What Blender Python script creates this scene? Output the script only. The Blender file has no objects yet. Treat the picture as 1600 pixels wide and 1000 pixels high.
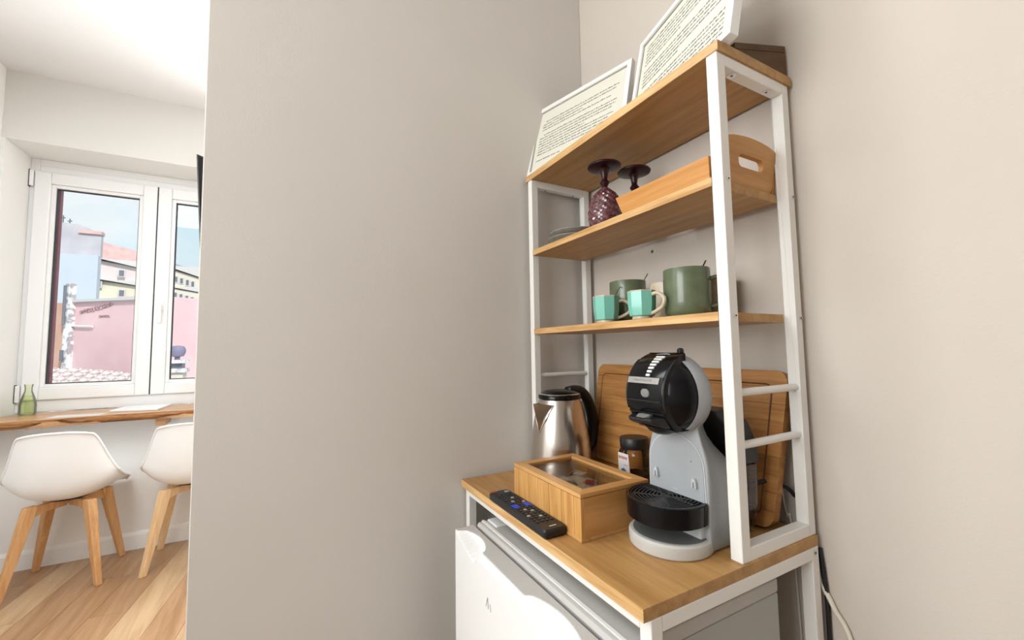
import bpy, bmesh, math, random
from mathutils import Vector, Matrix
random.seed(7)
PI = math.pi
scene = bpy.context.scene
col = scene.collection

# ------------------------------------------------------------------ camera
CAM = Vector((0.9947, -0.3924, 1.2211))
yaw, pitch, roll = 0.49926, 0.07034, -0.01525
fw = Vector((-math.cos(yaw)*math.cos(pitch), math.sin(yaw)*math.cos(pitch), math.sin(pitch)))
rt = fw.cross(Vector((0, 0, 1))).normalized(); up = rt.cross(fw)
r2 = rt*math.cos(roll)+up*math.sin(roll); u2 = -rt*math.sin(roll)+up*math.cos(roll)
cd = bpy.data.cameras.new('camera'); cam = bpy.data.objects.new('camera', cd); col.objects.link(cam)
cam.matrix_world = Matrix(((r2.x, u2.x, -fw.x, CAM.x), (r2.y, u2.y, -fw.y, CAM.y), (r2.z, u2.z, -fw.z, CAM.z), (0, 0, 0, 1)))
cd.sensor_width = 36; cd.lens = 651.34*36/1600; cd.clip_start = .01; cd.clip_end = 500
cd.shift_y = -1/1600
scene.camera = cam

# ------------------------------------------------------------------ sky
w = bpy.data.worlds.new('sky'); scene.world = w; w.use_nodes = True
nt = w.node_tree; nt.nodes.clear()
def N(nt, t, **k):
    n = nt.nodes.new(t)
    for a, b in k.items(): setattr(n, a, b)
    return n
out = N(nt, 'ShaderNodeOutputWorld'); bg = N(nt, 'ShaderNodeBackground')
tc = N(nt, 'ShaderNodeTexCoord'); mp = N(nt, 'ShaderNodeMapping'); mp.inputs['Scale'].default_value = (1, 1, 2.2)
mp.inputs['Location'].default_value = (.35, .2, .1)
no = N(nt, 'ShaderNodeTexNoise'); no.inputs['Scale'].default_value = 3.2; no.inputs['Detail'].default_value = 7; no.inputs['Roughness'].default_value = .5
cr = N(nt, 'ShaderNodeValToRGB')
cr.color_ramp.elements[0].position = .42; cr.color_ramp.elements[0].color = (.70, .88, .95, 1)
cr.color_ramp.elements[1].position = .60; cr.color_ramp.elements[1].color = (.93, .97, .99, 1)
nt.links.new(tc.outputs['Generated'], mp.inputs[0]); nt.links.new(mp.outputs[0], no.inputs[0])
nt.links.new(no.outputs[0], cr.inputs[0]); nt.links.new(cr.outputs[0], bg.inputs[0]); nt.links.new(bg.outputs[0], out.inputs[0])
bg.inputs['Strength'].default_value = 1.0

# ------------------------------------------------------------------ lights
def area(name, loc, d, sx, sy, power, colr):
    l = bpy.data.lights.new(name, 'AREA'); l.shape = 'RECTANGLE'; l.size = sx; l.size_y = sy; l.energy = power; l.color = colr
    o = bpy.data.objects.new(name, l); col.objects.link(o); o.location = loc
    o.rotation_euler = Vector(d).to_track_quat('-Z', 'Y').to_euler(); return o
sun = bpy.data.lights.new('sun', 'SUN'); sun.energy = 3.4; sun.angle = .05; sun.color = (1, .96, .9)
so = bpy.data.objects.new('sun', sun); col.objects.link(so); so.rotation_euler = Vector((-.75, -.25, -.62)).to_track_quat('-Z', 'Y').to_euler()
# unseen fill lamps added behind an assumed side window (left of camera) and far opening
area('added_side_fill', (.75, -1.985, 1.75), (.0, 1, -.06), 1.16, 1.16, 38, (1, .985, .96))
area('added_far_fill', (-2.72, -.05, 1.70), (1, 0, 0), .62, 1.2, 125, (.95, .98, 1))
# unseen ceiling lamps, added as fill light
area('added_corner_fill', (.9, -.75, 2.86), (0, 0, -1), .5, .5, 2.5, (1, .82, .62))
area('added_desk_fill', (-.50, -1.20, 2.86), (0, 0, -1), 1.0, .9, 36, (.91, .96, 1))
vs = scene.view_settings
vs.view_transform = 'Standard'; vs.look = 'None'; vs.gamma = 1; vs.exposure = 0.0; vs.use_curve_mapping = False

# ------------------------------------------------------------------ materials
MATS = {}
def mat(name, c, rough=.5, metal=0, bump=0, bscale=200, spec=.5, coat=0, c2=None, nscale=20, trans=0, ior=1.45, emis=0, alpha=1, stretch=None, detail=4, lo=.35, hi=.65):
    if name in MATS: return MATS[name]
    m = bpy.data.materials.new(name); m.use_nodes = True; t = m.node_tree; b = t.nodes['Principled BSDF']
    b.inputs['Base Color'].default_value = (*c, 1); b.inputs['Roughness'].default_value = rough; b.inputs['Metallic'].default_value = metal
    b.inputs['Specular IOR Level'].default_value = spec; b.inputs['Coat Weight'].default_value = coat
    b.inputs['Transmission Weight'].default_value = trans; b.inputs['IOR'].default_value = ior; b.inputs['Alpha'].default_value = alpha
    tc = N(t, 'ShaderNodeTexCoord'); src = tc.outputs['Object']
    if stretch:
        mp = N(t, 'ShaderNodeMapping'); mp.inputs['Scale'].default_value = stretch; t.links.new(src, mp.inputs[0]); src = mp.outputs[0]
    if c2 is not None:
        n = N(t, 'ShaderNodeTexNoise'); n.inputs['Scale'].default_value = nscale; n.inputs['Detail'].default_value = detail
        r = N(t, 'ShaderNodeValToRGB'); r.color_ramp.elements[0].color = (*c, 1); r.color_ramp.elements[1].color = (*c2, 1)
        r.color_ramp.elements[0].position = lo; r.color_ramp.elements[1].position = hi
        t.links.new(src, n.inputs[0]); t.links.new(n.outputs[0], r.inputs[0]); t.links.new(r.outputs[0], b.inputs['Base Color'])
    if bump:
        n = N(t, 'ShaderNodeTexNoise'); n.inputs['Scale'].default_value = bscale; n.inputs['Detail'].default_value = 3
        bp = N(t, 'ShaderNodeBump'); bp.inputs['Strength'].default_value = bump; bp.inputs['Distance'].default_value = .002
        t.links.new(src, n.inputs[0]); t.links.new(n.outputs[0], bp.inputs['Height']); t.links.new(bp.outputs[0], b.inputs['Normal'])
    MATS[name] = m; return m
def wood(name, c, c2, axis='X', scale=14, rough=.45, bump=.15):
    if name in MATS: return MATS[name]
    s = {'X': (.07, 1, 1), 'Y': (1, .07, 1), 'Z': (1, 1, .07)}[axis]
    m = mat(name, c, rough)
    t = m.node_tree; b = t.nodes['Principled BSDF']
    tc = N(t, 'ShaderNodeTexCoord'); mp = N(t, 'ShaderNodeMapping'); mp.inputs['Scale'].default_value = s
    t.links.new(tc.outputs['Object'], mp.inputs[0])
    n = N(t, 'ShaderNodeTexNoise'); n.inputs['Scale'].default_value = scale*5; n.inputs['Detail'].default_value = 8; n.inputs['Distortion'].default_value = .6
    n2 = N(t, 'ShaderNodeTexNoise'); n2.inputs['Scale'].default_value = scale*28; n2.inputs['Detail'].default_value = 3
    mx = N(t, 'ShaderNodeMath', operation='MULTIPLY_ADD'); mx.inputs[1].default_value = .35; 
    r = N(t, 'ShaderNodeValToRGB'); r.color_ramp.elements[0].color = (*c, 1); r.color_ramp.elements[1].color = (*c2, 1)
    r.color_ramp.elements[0].position = .50; r.color_ramp.elements[1].position = .88
    oi = N(t, 'ShaderNodeObjectInfo'); av = N(t, 'ShaderNodeVectorMath', operation='ADD')
    t.links.new(mp.outputs[0], av.inputs[0]); t.links.new(oi.outputs['Random'], av.inputs[1])
    t.links.new(av.outputs[0], n.inputs[0]); t.links.new(av.outputs[0], n2.inputs[0])
    t.links.new(n2.outputs[0], mx.inputs[0]); t.links.new(n.outputs[0], mx.inputs[2]); t.links.new(mx.outputs[0], r.inputs[0])
    t.links.new(r.outputs[0], b.inputs['Base Color'])
    bp = N(t, 'ShaderNodeBump'); bp.inputs['Strength'].default_value = bump; bp.inputs['Distance'].default_value = .001
    t.links.new(mx.outputs[0], bp.inputs['Height']); t.links.new(bp.outputs[0], b.inputs['Normal'])
    return m
def clear(name, tint, gloss=.12, rough=.02):
    """thin clear sheet: lets light straight through and mirrors a little"""
    if name in MATS: return MATS[name]
    m = bpy.data.materials.new(name); m.use_nodes = True; t = m.node_tree; t.nodes.clear()
    o = N(t, 'ShaderNodeOutputMaterial'); mx = N(t, 'ShaderNodeMixShader'); tr = N(t, 'ShaderNodeBsdfTransparent'); gl = N(t, 'ShaderNodeBsdfGlossy')
    tr.inputs[0].default_value = (*tint, 1); gl.inputs['Roughness'].default_value = rough
    fr = N(t, 'ShaderNodeFresnel'); fr.inputs[0].default_value = 1.45
    ad = N(t, 'ShaderNodeMath', operation='MULTIPLY'); ad.inputs[1].default_value = gloss*8; ad.use_clamp = True
    t.links.new(fr.outputs[0], ad.inputs[0]); t.links.new(ad.outputs[0], mx.inputs[0]); t.links.new(tr.outputs[0], mx.inputs[1]); t.links.new(gl.outputs[0], mx.inputs[2]); t.links.new(mx.outputs[0], o.inputs[0])
    MATS[name] = m; return m

M_wall = mat('painted_wall', (.635, .605, .57), .7, bump=.12, bscale=320, c2=(.655, .625, .59), nscale=3, spec=.3)
M_wallb = mat('back_wall_warm_lit', (.575, .52, .465), .7, bump=.12, bscale=320, c2=(.595, .54, .485), nscale=3, spec=.3)  # same paint as the other wall, warm light tint put into the colour
M_trimw = mat('pale_cornice', (.62, .60, .60), .9)
M_wallw = mat('white_wall', (.86, .855, .84), .8, bump=.05, bscale=90)
M_ceil = mat('ceiling_paint', (.78, .78, .78), .9)
M_backlit = mat('backlit_wall_tone', (.74, .725, .70), .8)  # wall colour darkened to paint the backlit shade above the recess
M_white = mat('white_powder_coat', (.80, .79, .76), .38, bump=.03, bscale=600)
M_pvc = mat('white_window_plastic', (.88, .89, .90), .3)
M_oak = wood('oak_board', (.36, .185, .058), (.50, .285, .105), 'X', 9)
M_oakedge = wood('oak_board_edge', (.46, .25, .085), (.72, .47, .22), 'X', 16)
M_bamboo = wood('bamboo_box_wood', (.45, .22, .06), (.68, .38, .13), 'Z', 12)
M_bamboox = wood('bamboo_lid_wood', (.48, .24, .08), (.66, .38, .15), 'X', 12)
M_board = wood('chopping_board_wood', (.30, .125, .032), (.52, .25, .075), 'X', 10)
M_tray = wood('tray_wood', (.50, .22, .055), (.66, .34, .11), 'X', 9)
M_trayend = wood('tray_end_wood', (.46, .22, .065), (.58, .30, .10), 'Y', 9)
M_darkwood = wood('dark_box_wood', (.085, .042, .014), (.14, .07, .026), 'Y', 9)
M_desk = wood('desk_wood', (.44, .22, .09), (.62, .38, .2), 'Y', 6, .3)
M_bark = wood('desk_live_edge', (.13, .04, .012), (.52, .23, .06), 'Y', 9, .5, .6)
M_leg = wood('beech_leg', (.55, .28, .11), (.70, .42, .20), 'Z', 9)
M_legp = wood('pale_beech_leg', (.66, .43, .22), (.78, .56, .34), 'Z', 9)
M_plank = [wood('floor_plank_wood_'+c, a, b, 'X', 5, .35) for c, a, b in (('tan', (.30, .165, .080), (.44, .27, .15)), ('pale', (.40, .25, .135), (.53, .37, .22)), ('brown', (.25, .13, .06), (.36, .21, .11)))]
M_black = mat('gloss_black_plastic', (.004, .004, .005), .16, spec=.28)
M_blacks = mat('satin_black_plastic', (.012, .012, .013), .38)
M_grey = mat('grey_plastic', (.35, .37, .39), .42, bump=.05, bscale=500)
M_greyl = mat('light_grey_plastic', (.50, .52, .535), .38)
M_greyd = mat('side_grey_plastic', (.20, .205, .20), .5)
M_steel = mat('brushed_steel', (.62, .58, .53), .22, 1, bump=.04, bscale=60, stretch=(1, 1, .03))
M_chrome = mat('chrome', (.75, .75, .75), .15, 1)
M_fridge = mat('fridge_white', (.78, .78, .78), .35)
M_fridget = mat('fridge_grey_top', (.50, .485, .465), .5, bump=.2, bscale=500)
M_gasket = mat('dark_gasket', (.035, .035, .04), .6)
M_shell = mat('white_chair_plastic', (.84, .855, .87), .35)
M_teal = mat('teal_glaze', (.19, .52, .43), .18, coat=.3)
M_cream = mat('cream_ceramic', (.62, .53, .41), .3, c2=(.5, .42, .31), nscale=60)
M_green = mat('sage_green_glaze', (.095, .118, .066), .25, coat=.25, c2=(.12, .148, .085), nscale=30)
M_plate = mat('grey_stoneware', (.20, .19, .165), .45, c2=(.26, .25, .22), nscale=80)
M_purple = mat('purple_glass', (.026, .004, .007), .32, spec=.4)
M_purplel = mat('faceted_purple_glass', (.05, .013, .017), .14, coat=.4, spec=.8, c2=(.17, .06, .07), nscale=130)
M_paper = mat('off_white_paper', (.70, .69, .60), .7)
M_ink = mat('grey_ink', (.20, .20, .18), .8)
M_inkd = mat('dark_ink', (.02, .02, .02), .8)
M_frame = mat('white_picture_frame', (.80, .80, .78), .4)
M_framed = mat('frame_grey_side', (.30, .28, .26), .5)
M_glass = clear('window_glass', (.97, .985, .99), .06)
M_lidglass = clear('lid_glass', (.90, .88, .84), .055)
M_tank = clear('clear_tank_plastic', (.72, .74, .75), .2, .1)
M_jarg = clear('jar_glass', (.80, .75, .66), .15, .05)
M_bottle = clear('green_bottle_glass', (.965, .99, .90), .10, .03)
M_coffee = mat('coffee_powder', (.07, .03, .012), .8)
M_label = mat('white_label', (.70, .68, .66), .5)
M_blue = mat('blue_print', (.01, .13, .38), .5)
M_red = mat('red_print', (.45, .05, .03), .5)
M_btnblue = mat('blue_button', (.01, .05, .45), .4)
M_btnred = mat('red_button', (.18, .02, .04), .4)
M_btn = mat('dark_button', (.03, .03, .035), .45)
M_btng = mat('grey_button', (.30, .33, .30), .45)
M_bag = mat('tea_bag_paper', (.62, .56, .47), .8, c2=(.45, .35, .25), nscale=60)
M_cordw = mat('white_cord', (.72, .68, .58), .5)
M_screen = mat('tv_screen', (.01, .012, .018), .08)
# outdoors
M_pink = mat('pink_render', (.72, .47, .50), .9, c2=(.80, .56, .58), nscale=.9)
M_pink2 = mat('salmon_render', (.62, .36, .27), .9, c2=(.70, .44, .34), nscale=2)
M_lime = mat('flaking_white_plaster', (.42, .38, .40), .9, c2=(.85, .84, .86), nscale=7, lo=.42, hi=.52)
M_bluegrey = mat('blue_grey_render', (.50, .56, .65), .9, c2=(.54, .60, .68), nscale=1)
M_palegrey = mat('pale_grey_render', (.46, .44, .49), .9, c2=(.54, .52, .56), nscale=2)
M_yellow = mat('pale_yellow_render', (.70, .66, .53), .9)
M_palepink = mat('pale_pink_render', (.70, .60, .60), .9)
M_roof = mat('pink_roof_tile', (.62, .38, .37), .9, c2=(.70, .48, .46), nscale=3)
M_tile = mat('weathered_roof_tile', (.40, .29, .29), .9, c2=(.74, .68, .67), nscale=9, lo=.40, hi=.60)
M_winpane = mat('dark_far_window', (.16, .17, .2), .3)
M_hill = mat('purple_hill', (.34, .34, .42), 1, c2=(.42, .42, .48), nscale=.05)
M_shutter = mat('red_brown_shutter', (.30, .10, .12), .6)
M_ground = mat('street_ground', (.35, .33, .31), .9)

# ------------------------------------------------------------------ mesh helpers
def link(name, bm, m, parent=None, smooth=False, label=None, kind=None, loc=None, bevel=0, rot=None):
    bmesh.ops.recalc_face_normals(bm, faces=bm.faces)
    me = bpy.data.meshes.new(name); bm.to_mesh(me); bm.free()
    me.materials.append(m)
    o = bpy.data.objects.new(name, me); col.objects.link(o)
    if parent is not None: o.parent = parent
    if loc is not None: o.location = loc
    if rot is not None: o.rotation_euler = rot
    if smooth:
        for p in me.polygons: p.use_smooth = True
        if smooth != 'all':
            me.set_sharp_from_angle(angle=math.radians(smooth if not isinstance(smooth, bool) else 38))
    if bevel:
        b = o.modifiers.new('bevel', 'BEVEL'); b.width = bevel; b.segments = 2; b.limit_method = 'ANGLE'; b.angle_limit = math.radians(40)
    if label: o['label'] = label
    if kind: o['kind'] = kind
    return o
def tag(o, label, cat, group=None, kind=None):
    o['label'] = label
    if cat: o['category'] = cat
    if group: o['group'] = group
    if kind: o['kind'] = kind
    return o
def thing(name, label, cat, loc=(0, 0, 0), rz=0, group=None):
    o = bpy.data.objects.new(name, None); col.objects.link(o); o.location = loc; o.rotation_euler = (0, 0, rz); o.empty_display_size = .05
    return tag(o, label, cat, group)
def BM(): return bmesh.new()
def box(bm, x0, x1, y0, y1, z0, z1):
    v = [bm.verts.new(p) for p in ((x0, y0, z0), (x1, y0, z0), (x1, y1, z0), (x0, y1, z0), (x0, y0, z1), (x1, y0, z1), (x1, y1, z1), (x0, y1, z1))]
    for f in ((0, 3, 2, 1), (4, 5, 6, 7), (0, 1, 5, 4), (1, 2, 6, 5), (2, 3, 7, 6), (3, 0, 4, 7)): bm.faces.new([v[i] for i in f])
    return v
def boxo(name, d, m, parent=None, bevel=0, **k):
    bm = BM(); box(bm, *d); return link(name, bm, m, parent, bevel=bevel, **k)
def hull8(bm, a, b):
    """a, b: two quads (4 points each) joined into a solid"""
    va = [bm.verts.new(p) for p in a]; vb = [bm.verts.new(p) for p in b]
    bm.faces.new(va[::-1]); bm.faces.new(vb)
    for i in range(len(va)): bm.faces.new((va[i], va[(i+1) % len(va)], vb[(i+1) % len(va)], vb[i]))
def prism(bm, pts, axis, a, b):
    f = {'x': lambda p, t: (t, p[0], p[1]), 'y': lambda p, t: (p[0], t, p[1]), 'z': lambda p, t: (p[0], p[1], t)}[axis]
    hull8(bm, [f(p, a) for p in pts], [f(p, b) for p in pts])
def tube(bm, pts, r, n=10, closed=False, caps=True):
    pts = [Vector(p) for p in pts]; rings = []; L = len(pts)
    ref = None
    for i, p in enumerate(pts):
        if closed: d = (pts[(i+1) % L]-pts[i-1]).normalized()
        else: d = (pts[min(i+1, L-1)]-pts[max(i-1, 0)]).normalized()
        if ref is None: ref = Vector((0, 0, 1)) if abs(d.z) < .9 else Vector((1, 0, 0))
        a = d.cross(ref).normalized(); b = a.cross(d).normalized(); ref = b
        rr = r[i] if isinstance(r, list) else r
        if isinstance(rr, (list, tuple)): ra, rb = rr
        else: ra = rb = rr
        rings.append([bm.verts.new(p+a*ra*math.cos(2*PI*k/n)+b*rb*math.sin(2*PI*k/n)) for k in range(n)])
    for i in range(L if closed else L-1):
        A, B_ = rings[i], rings[(i+1) % L]
        for k in range(n): bm.faces.new((A[k], A[(k+1) % n], B_[(k+1) % n], B_[k]))
    if caps and not closed: bm.faces.new(rings[0][::-1]); bm.faces.new(rings[-1])
def lathe(bm, prof, n=32, c=(0, 0), capb=True, capt=True, fx=None):
    rings = []
    for r, z in prof:
        R = []
        for k in range(n):
            a = 2*PI*k/n; q = fx(a, z) if fx else 1
            R.append(bm.verts.new((c[0]+r*q*math.cos(a), c[1]+r*q*math.sin(a), z)))
        rings.append(R)
    for A, B_ in zip(rings, rings[1:]):
        for k in range(n): bm.faces.new((A[k], A[(k+1) % n], B_[(k+1) % n], B_[k]))
    if capb: bm.faces.new(rings[0][::-1])
    if capt: bm.faces.new(rings[-1])
def loft(bm, rings, caps=True):
    R = [[bm.verts.new(p) for p in ring] for ring in rings]; n = len(R[0])
    for A, B_ in zip(R, R[1:]):
        for k in range(n): bm.faces.new((A[k], A[(k+1) % n], B_[(k+1) % n], B_[k]))
    if caps: bm.faces.new(R[0][::-1]); bm.faces.new(R[-1])
def spline(pts, n=6):
    P = [Vector(p) for p in pts]; P = [P[0]*2-P[1]]+P+[P[-1]*2-P[-2]]; o = []
    for i in range(1, len(P)-2):
        for k in range(n):
            t = k/n; a, b, c_, d = P[i-1], P[i], P[i+1], P[i+2]
            o.append(.5*((2*b)+(c_-a)*t+(2*a-5*b+4*c_-d)*t*t+(3*b-a-3*c_+d)*t**3))
    return o+[P[-2]]
def S(o): o['kind'] = 'structure'; return o

# ================================================================== SETTING
XW, YL, YB, HC = -2.544, -1.894, .42, 2.946     # far window wall, side wall, back wall, ceiling
XE = 3.0
# floor and its planks (laid in rows nearly along the room)
fl = S(boxo('floor', (-2.95, XE, -2.1, .55, -.06, -.014), M_ground))
fl.data.materials[0] = mat('subfloor', (.10, .07, .05), .9)
pw, pl = .145, 1.15; ang = math.radians(-7)
ca, sa = math.cos(ang), math.sin(ang)
def clip_poly(P, ax, lim, sg):
    o = []
    for i in range(len(P)):
        a, b = P[i-1], P[i]; fa, fb = sg*(a[ax]-lim) <= 0, sg*(b[ax]-lim) <= 0
        if fa != fb:
            t_ = (lim-a[ax])/(b[ax]-a[ax]); o.append((a[0]+(b[0]-a[0])*t_, a[1]+(b[1]-a[1])*t_))
        if fb: o.append(b)
    return o
for i in range(-4, 22):
    off = (i*.413) % pl
    for j in range(-4, 4):
        u0, v0 = j*pl+off-.2, -2.1+i*pw; g = .0007
        q = [(u*ca-v*sa, u*sa+v*ca) for u, v in ((u0+g, v0+g), (u0+pl-g, v0+g), (u0+pl-g, v0+pw-g), (u0+g, v0+pw-g))]
        for ax, lim, sg in ((0, XW+.001, -1), (0, XE-.001, 1), (1, YL+.001, -1), (1, YB-.001, 1)):
            q = clip_poly(q, ax, lim, sg)
            if len(q) < 3: break
        if len(q) < 3: continue
        bm = BM(); prism(bm, q, 'z', -.014, 0); link('plank', bm, M_plank[random.choice((0, 0, 1, 0, 1, 2))], fl)
S(boxo('ceiling', (-2.95, XE+.1, -2.1, .55, HC, HC+.1), M_ceil))
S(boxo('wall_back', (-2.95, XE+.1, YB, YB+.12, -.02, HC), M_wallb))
S(boxo('wall_right', (XE, XE+.1, YL-.12, YB, -.02, HC), mat('low_bounce_wall', (.40, .36, .32), .8)))  # unseen wall, its colour darkened to cut light bounced onto the rack
S(boxo('wall_partition', (-.11, -.01, -.5435, YB, -.0, HC), M_wall, bevel=.002))
# side wall with an unseen, assumed window opening for the added fill lamp
bm = BM()
wx0, wx1, wz0, wz1 = .1, 1.4, 1.1, 2.4
box(bm, -2.95, wx0, YL-.12, YL, -.02, HC); box(bm, wx1, XE, YL-.12, YL, -.02, HC); box(bm, wx0, wx1, YL-.12, YL, -.02, wz0); box(bm, wx0, wx1, YL-.12, YL, wz1, HC)
S(link('wall_left', bm, M_wallw))
# window wall with the recess and the opening added for the fill lamp
NY0, NY1, NZ1, XF = -1.879, -.555, 2.521, -2.826
bm = BM()
box(bm, -2.95, XW, YL, NY0, -.02, NZ1); box(bm, -2.95, XW, NY1, -.42, -.02, NZ1); box(bm, -2.95, XW, .32, YB, -.02, NZ1); box(bm, -2.95, XW, -.42, .32, -.02, 1.03); box(bm, -2.95, XW, -.42, .32, 2.37, NZ1)
box(bm, -2.95, XW, NY0, NY1, -.02, .80)
S(link('wall_window', bm, M_wallw))
S(boxo('wall_lintel', (-2.95, XW-.004, YL, YB, NZ1, HC), M_wallw))
S(boxo('lintel_shade_face', (XW-.004, XW, YL+.0005, YB-.0005, NZ1, HC), M_backlit))  # thin facing that carries the painted shade
# baseboard
bm = BM()
prism(bm, [(XW, 0), (XW+.016, 0), (XW+.016, .085), (XW+.012, .093), (XW+.006, .097), (XW, .105)], 'y', YL, YB)
for v in bm.verts: pass
S(link('baseboard_window', bm, M_wallw))

# ---------------- window_1 in the recess
def ring4(bm, y0, y1, z0, z1, w_, x0, x1, wb=None):
    wb = wb or w_
    box(bm, x0, x1, y0, y0+w_, z0, z1); box(bm, x0, x1, y1-w_, y1, z0, z1)
    box(bm, x0, x1, y0+w_, y1-w_, z0, z0+wb); box(bm, x0, x1, y0+w_, y1-w_, z1-w_, z1)
win = bpy.data.objects.new('window_1', None); col.objects.link(win); win.location = (XF, -1.222, .87); win['kind'] = 'structure'; win['label'] = 'white double casement window set back in its recess above the desk'
def wloc(bm): bmesh.ops.translate(bm, vec=Vector((-XF, 1.222, -.87)), verts=bm.verts)
bm = BM(); ring4(bm, NY0, NY1, .862, 2.5205, .045, XF-.075, XF-.012, .085); box(bm, XF-.075, XF-.012, NY0+.045, NY1-.045, 2.40, 2.476); wloc(bm); link('window_frame', bm, M_pvc, win, bevel=.003)
def sash(y0, y1, left):
    bm = BM(); z0, z1 = .938, 2.437; x0, x1 = XF-.055, XF+.004
    ring4(bm, y0, y1, z0, z1, .078, x0, x1); wloc(bm)
    s = link('sash', bm, M_pvc, win, bevel=.006)
    bm = BM(); ring4(bm, y0+.078, y1-.078, z0+.078, z1-.078, .022, XF-.045, XF-.010); wloc(bm)
    link('glazing_bead', bm, M_pvc, s, bevel=.003)
    bm = BM(); ring4(bm, y0+.0995, y1-.0995, z0+.0995, z1-.0995, .006, XF-.044, XF-.024); wloc(bm)
    link('gasket', bm, M_gasket, s)
    bm = BM(); box(bm, XF-.036, XF-.030, y0+.104, y1-.104, z0+.104, z1-.104); wloc(bm)
    link('pane', bm, M_glass, s)
    return s
s1 = sash(-1.853, -1.226, True); s2 = sash(-1.219, -.592, False)
bm = BM(); box(bm, XF-.05, XF-.006, -1.2258, -1.2192, .94, 2.435); wloc(bm); link('sash_seal', bm, M_gasket, win)
# handle on the right sash, hinges at the left
bm = BM(); hy = -1.178; box(bm, XF+.004, XF+.012, hy-.014, hy+.014, 1.53, 1.60)
box(bm, XF+.012, XF+.040, hy-.007, hy+.007, 1.563, 1.577); box(bm, XF+.034, XF+.046, hy-.010, hy+.010, 1.44, 1.582); wloc(bm)
link('handle', bm, M_pvc, s2, bevel=.004)
for z in (2.33, .93):
    bm = BM(); box(bm, XF-.010, XF+.014, -1.874, -1.856, z, z+.105); wloc(bm); link('hinge', bm, M_pvc, win, bevel=.003, label='white plastic hinge cover')
    bm = BM(); box(bm, XF-.010, XF+.008, -1.8795, -1.8735, z-.004, z+.109); wloc(bm); link('hinge_shadow_gap', bm, M_gasket, win)
# frame of the assumed, unseen side window around the added fill lamp
assumed_win = bpy.data.objects.new('assumed_side_window', None); col.objects.link(assumed_win); assumed_win['kind'] = 'structure'
bm = BM()
for a, b, c_, d in ((wx0, wx0+.06, wz0, wz1), (wx1-.06, wx1, wz0, wz1), (wx0+.06, wx1-.06, wz0, wz0+.06), (wx0+.06, wx1-.06, wz1-.06, wz1)):
    box(bm, a, b, YL-.10, YL-.04, c_, d)
link('window_frame', bm, M_pvc, assumed_win)
boxo('pane', (wx0+.06, wx1-.06, YL-.075, YL-.07, wz0+.06, wz1-.06), M_glass, assumed_win)
added_win = bpy.data.objects.new('added_window', None); col.objects.link(added_win); added_win['kind'] = 'structure'  # unseen window, added around the far fill lamp
bm = BM(); ring4(bm, -.42, .32, 1.03, 2.37, .055, -2.70, -2.65); link('window_frame', bm, M_pvc, added_win)
boxo('pane', (-2.68, -2.675, -.365, .265, 1.085, 2.315), M_glass, added_win)
# bases of the added ceiling fill lamps (out of frame)
for x, y, lab in ((.9, -.75, 'unseen added fill lamp above the shelving corner'), (-.50, -1.20, 'unseen added fill lamp in the desk room')):
    t = thing('added_lamp', lab, 'lamp', (x, y, HC))
    bm = BM(); lathe(bm, [(.20, -.03), (.22, -.02), (.22, 0)], 32); link('fill_lamp_base', bm, M_white, t, True)
# screw hole in the back wall, its shade painted as a dark disc
bm = BM(); lathe(bm, [(.0042, 0), (.003, .0015)], 12); 
o = link('hole_shade_disc', bm, mat('hole_shadow', (.12, .12, .12), .9), None, loc=(.252, .4195, 1.461), rot=(PI/2, 0, 0)); S(o); o['label'] = 'small dark disc for a screw hole in the back wall'

# ================================================================== SHELVING RACK
Z0 = .9; T = .017; D = .404; L = .6
rack = thing('shelving_rack', 'white steel bakers rack with oak boards standing in the corner over the fridge', 'shelving rack', (.3, .2, 0))
def RL(bm): bmesh.ops.translate(bm, vec=Vector((-.3, -.2, 0)), verts=bm.verts)
def rpart(name, bm, m, parent=rack, **k):
    RL(bm); return link(name, bm, m, parent, **k)
def board(name, x0, x1, y0, y1, z1, th, parent=rack):
    bm = BM(); box(bm, x0, x1, y0, y1, z1-th, z1); o = rpart(name, bm, M_oak, parent, bevel=.0008)
    e = .0006
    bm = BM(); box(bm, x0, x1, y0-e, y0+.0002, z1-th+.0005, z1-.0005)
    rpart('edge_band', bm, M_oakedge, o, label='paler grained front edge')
    return o
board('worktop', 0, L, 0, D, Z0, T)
s = .0195; sb = .02
for x0, y0 in ((0, .012), (0, D-sb), (L-sb, .012), (L-sb, D-sb)):
    bm = BM(); box(bm, x0, x0+sb, y0, y0+sb, 0.006, Z0-T); lg = rpart('leg', bm, M_white, bevel=.0015)
    bm = BM(); lathe(bm, [(.011, 0), (.012, .002), (.012, .006)], 14, (x0+sb/2, y0+sb/2)); rpart('foot_pad', bm, M_blacks, lg)
for d in ((sb, L-sb, .012, .012+sb), (sb, L-sb, D-sb, D)):
    bm = BM(); box(bm, d[0], d[1], d[2], d[3], Z0-T-sb, Z0-T); rpart('rail', bm, M_white, bevel=.0015)
for x0 in (0, L-sb):
    bm = BM(); box(bm, x0, x0+sb, .012+sb, D-sb, Z0-T-sb, Z0-T); rpart('rail', bm, M_white, bevel=.0015)
    bm = BM(); box(bm, x0, x0+sb, .012+sb, D-sb, .12, .12+sb); rpart('rail', bm, M_white, bevel=.0015)
yf, yb, H = .2033, .4053, .7915
def sideframe(x0, x1):
    bm = BM()
    box(bm, x0, x1, yf, yf+s, Z0, Z0+H); box(bm, x0, x1, yb-s, yb, Z0, Z0+H)
    box(bm, x0, x1, yf+s, yb-s, Z0, Z0+s); box(bm, x0, x1, yf+s, yb-s, Z0+H-s, Z0+H)
    bmesh.ops.remove_doubles(bm, verts=bm.verts, dist=1e-5)
    return rpart('side_frame', bm, M_white, bevel=.0016)
fA = sideframe(.0085, .0085+s); XN = .5972; fB = sideframe(XN-s, XN)
Z2, Z3, ts = Z0+.591, Z0+.3744, .0149
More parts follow.
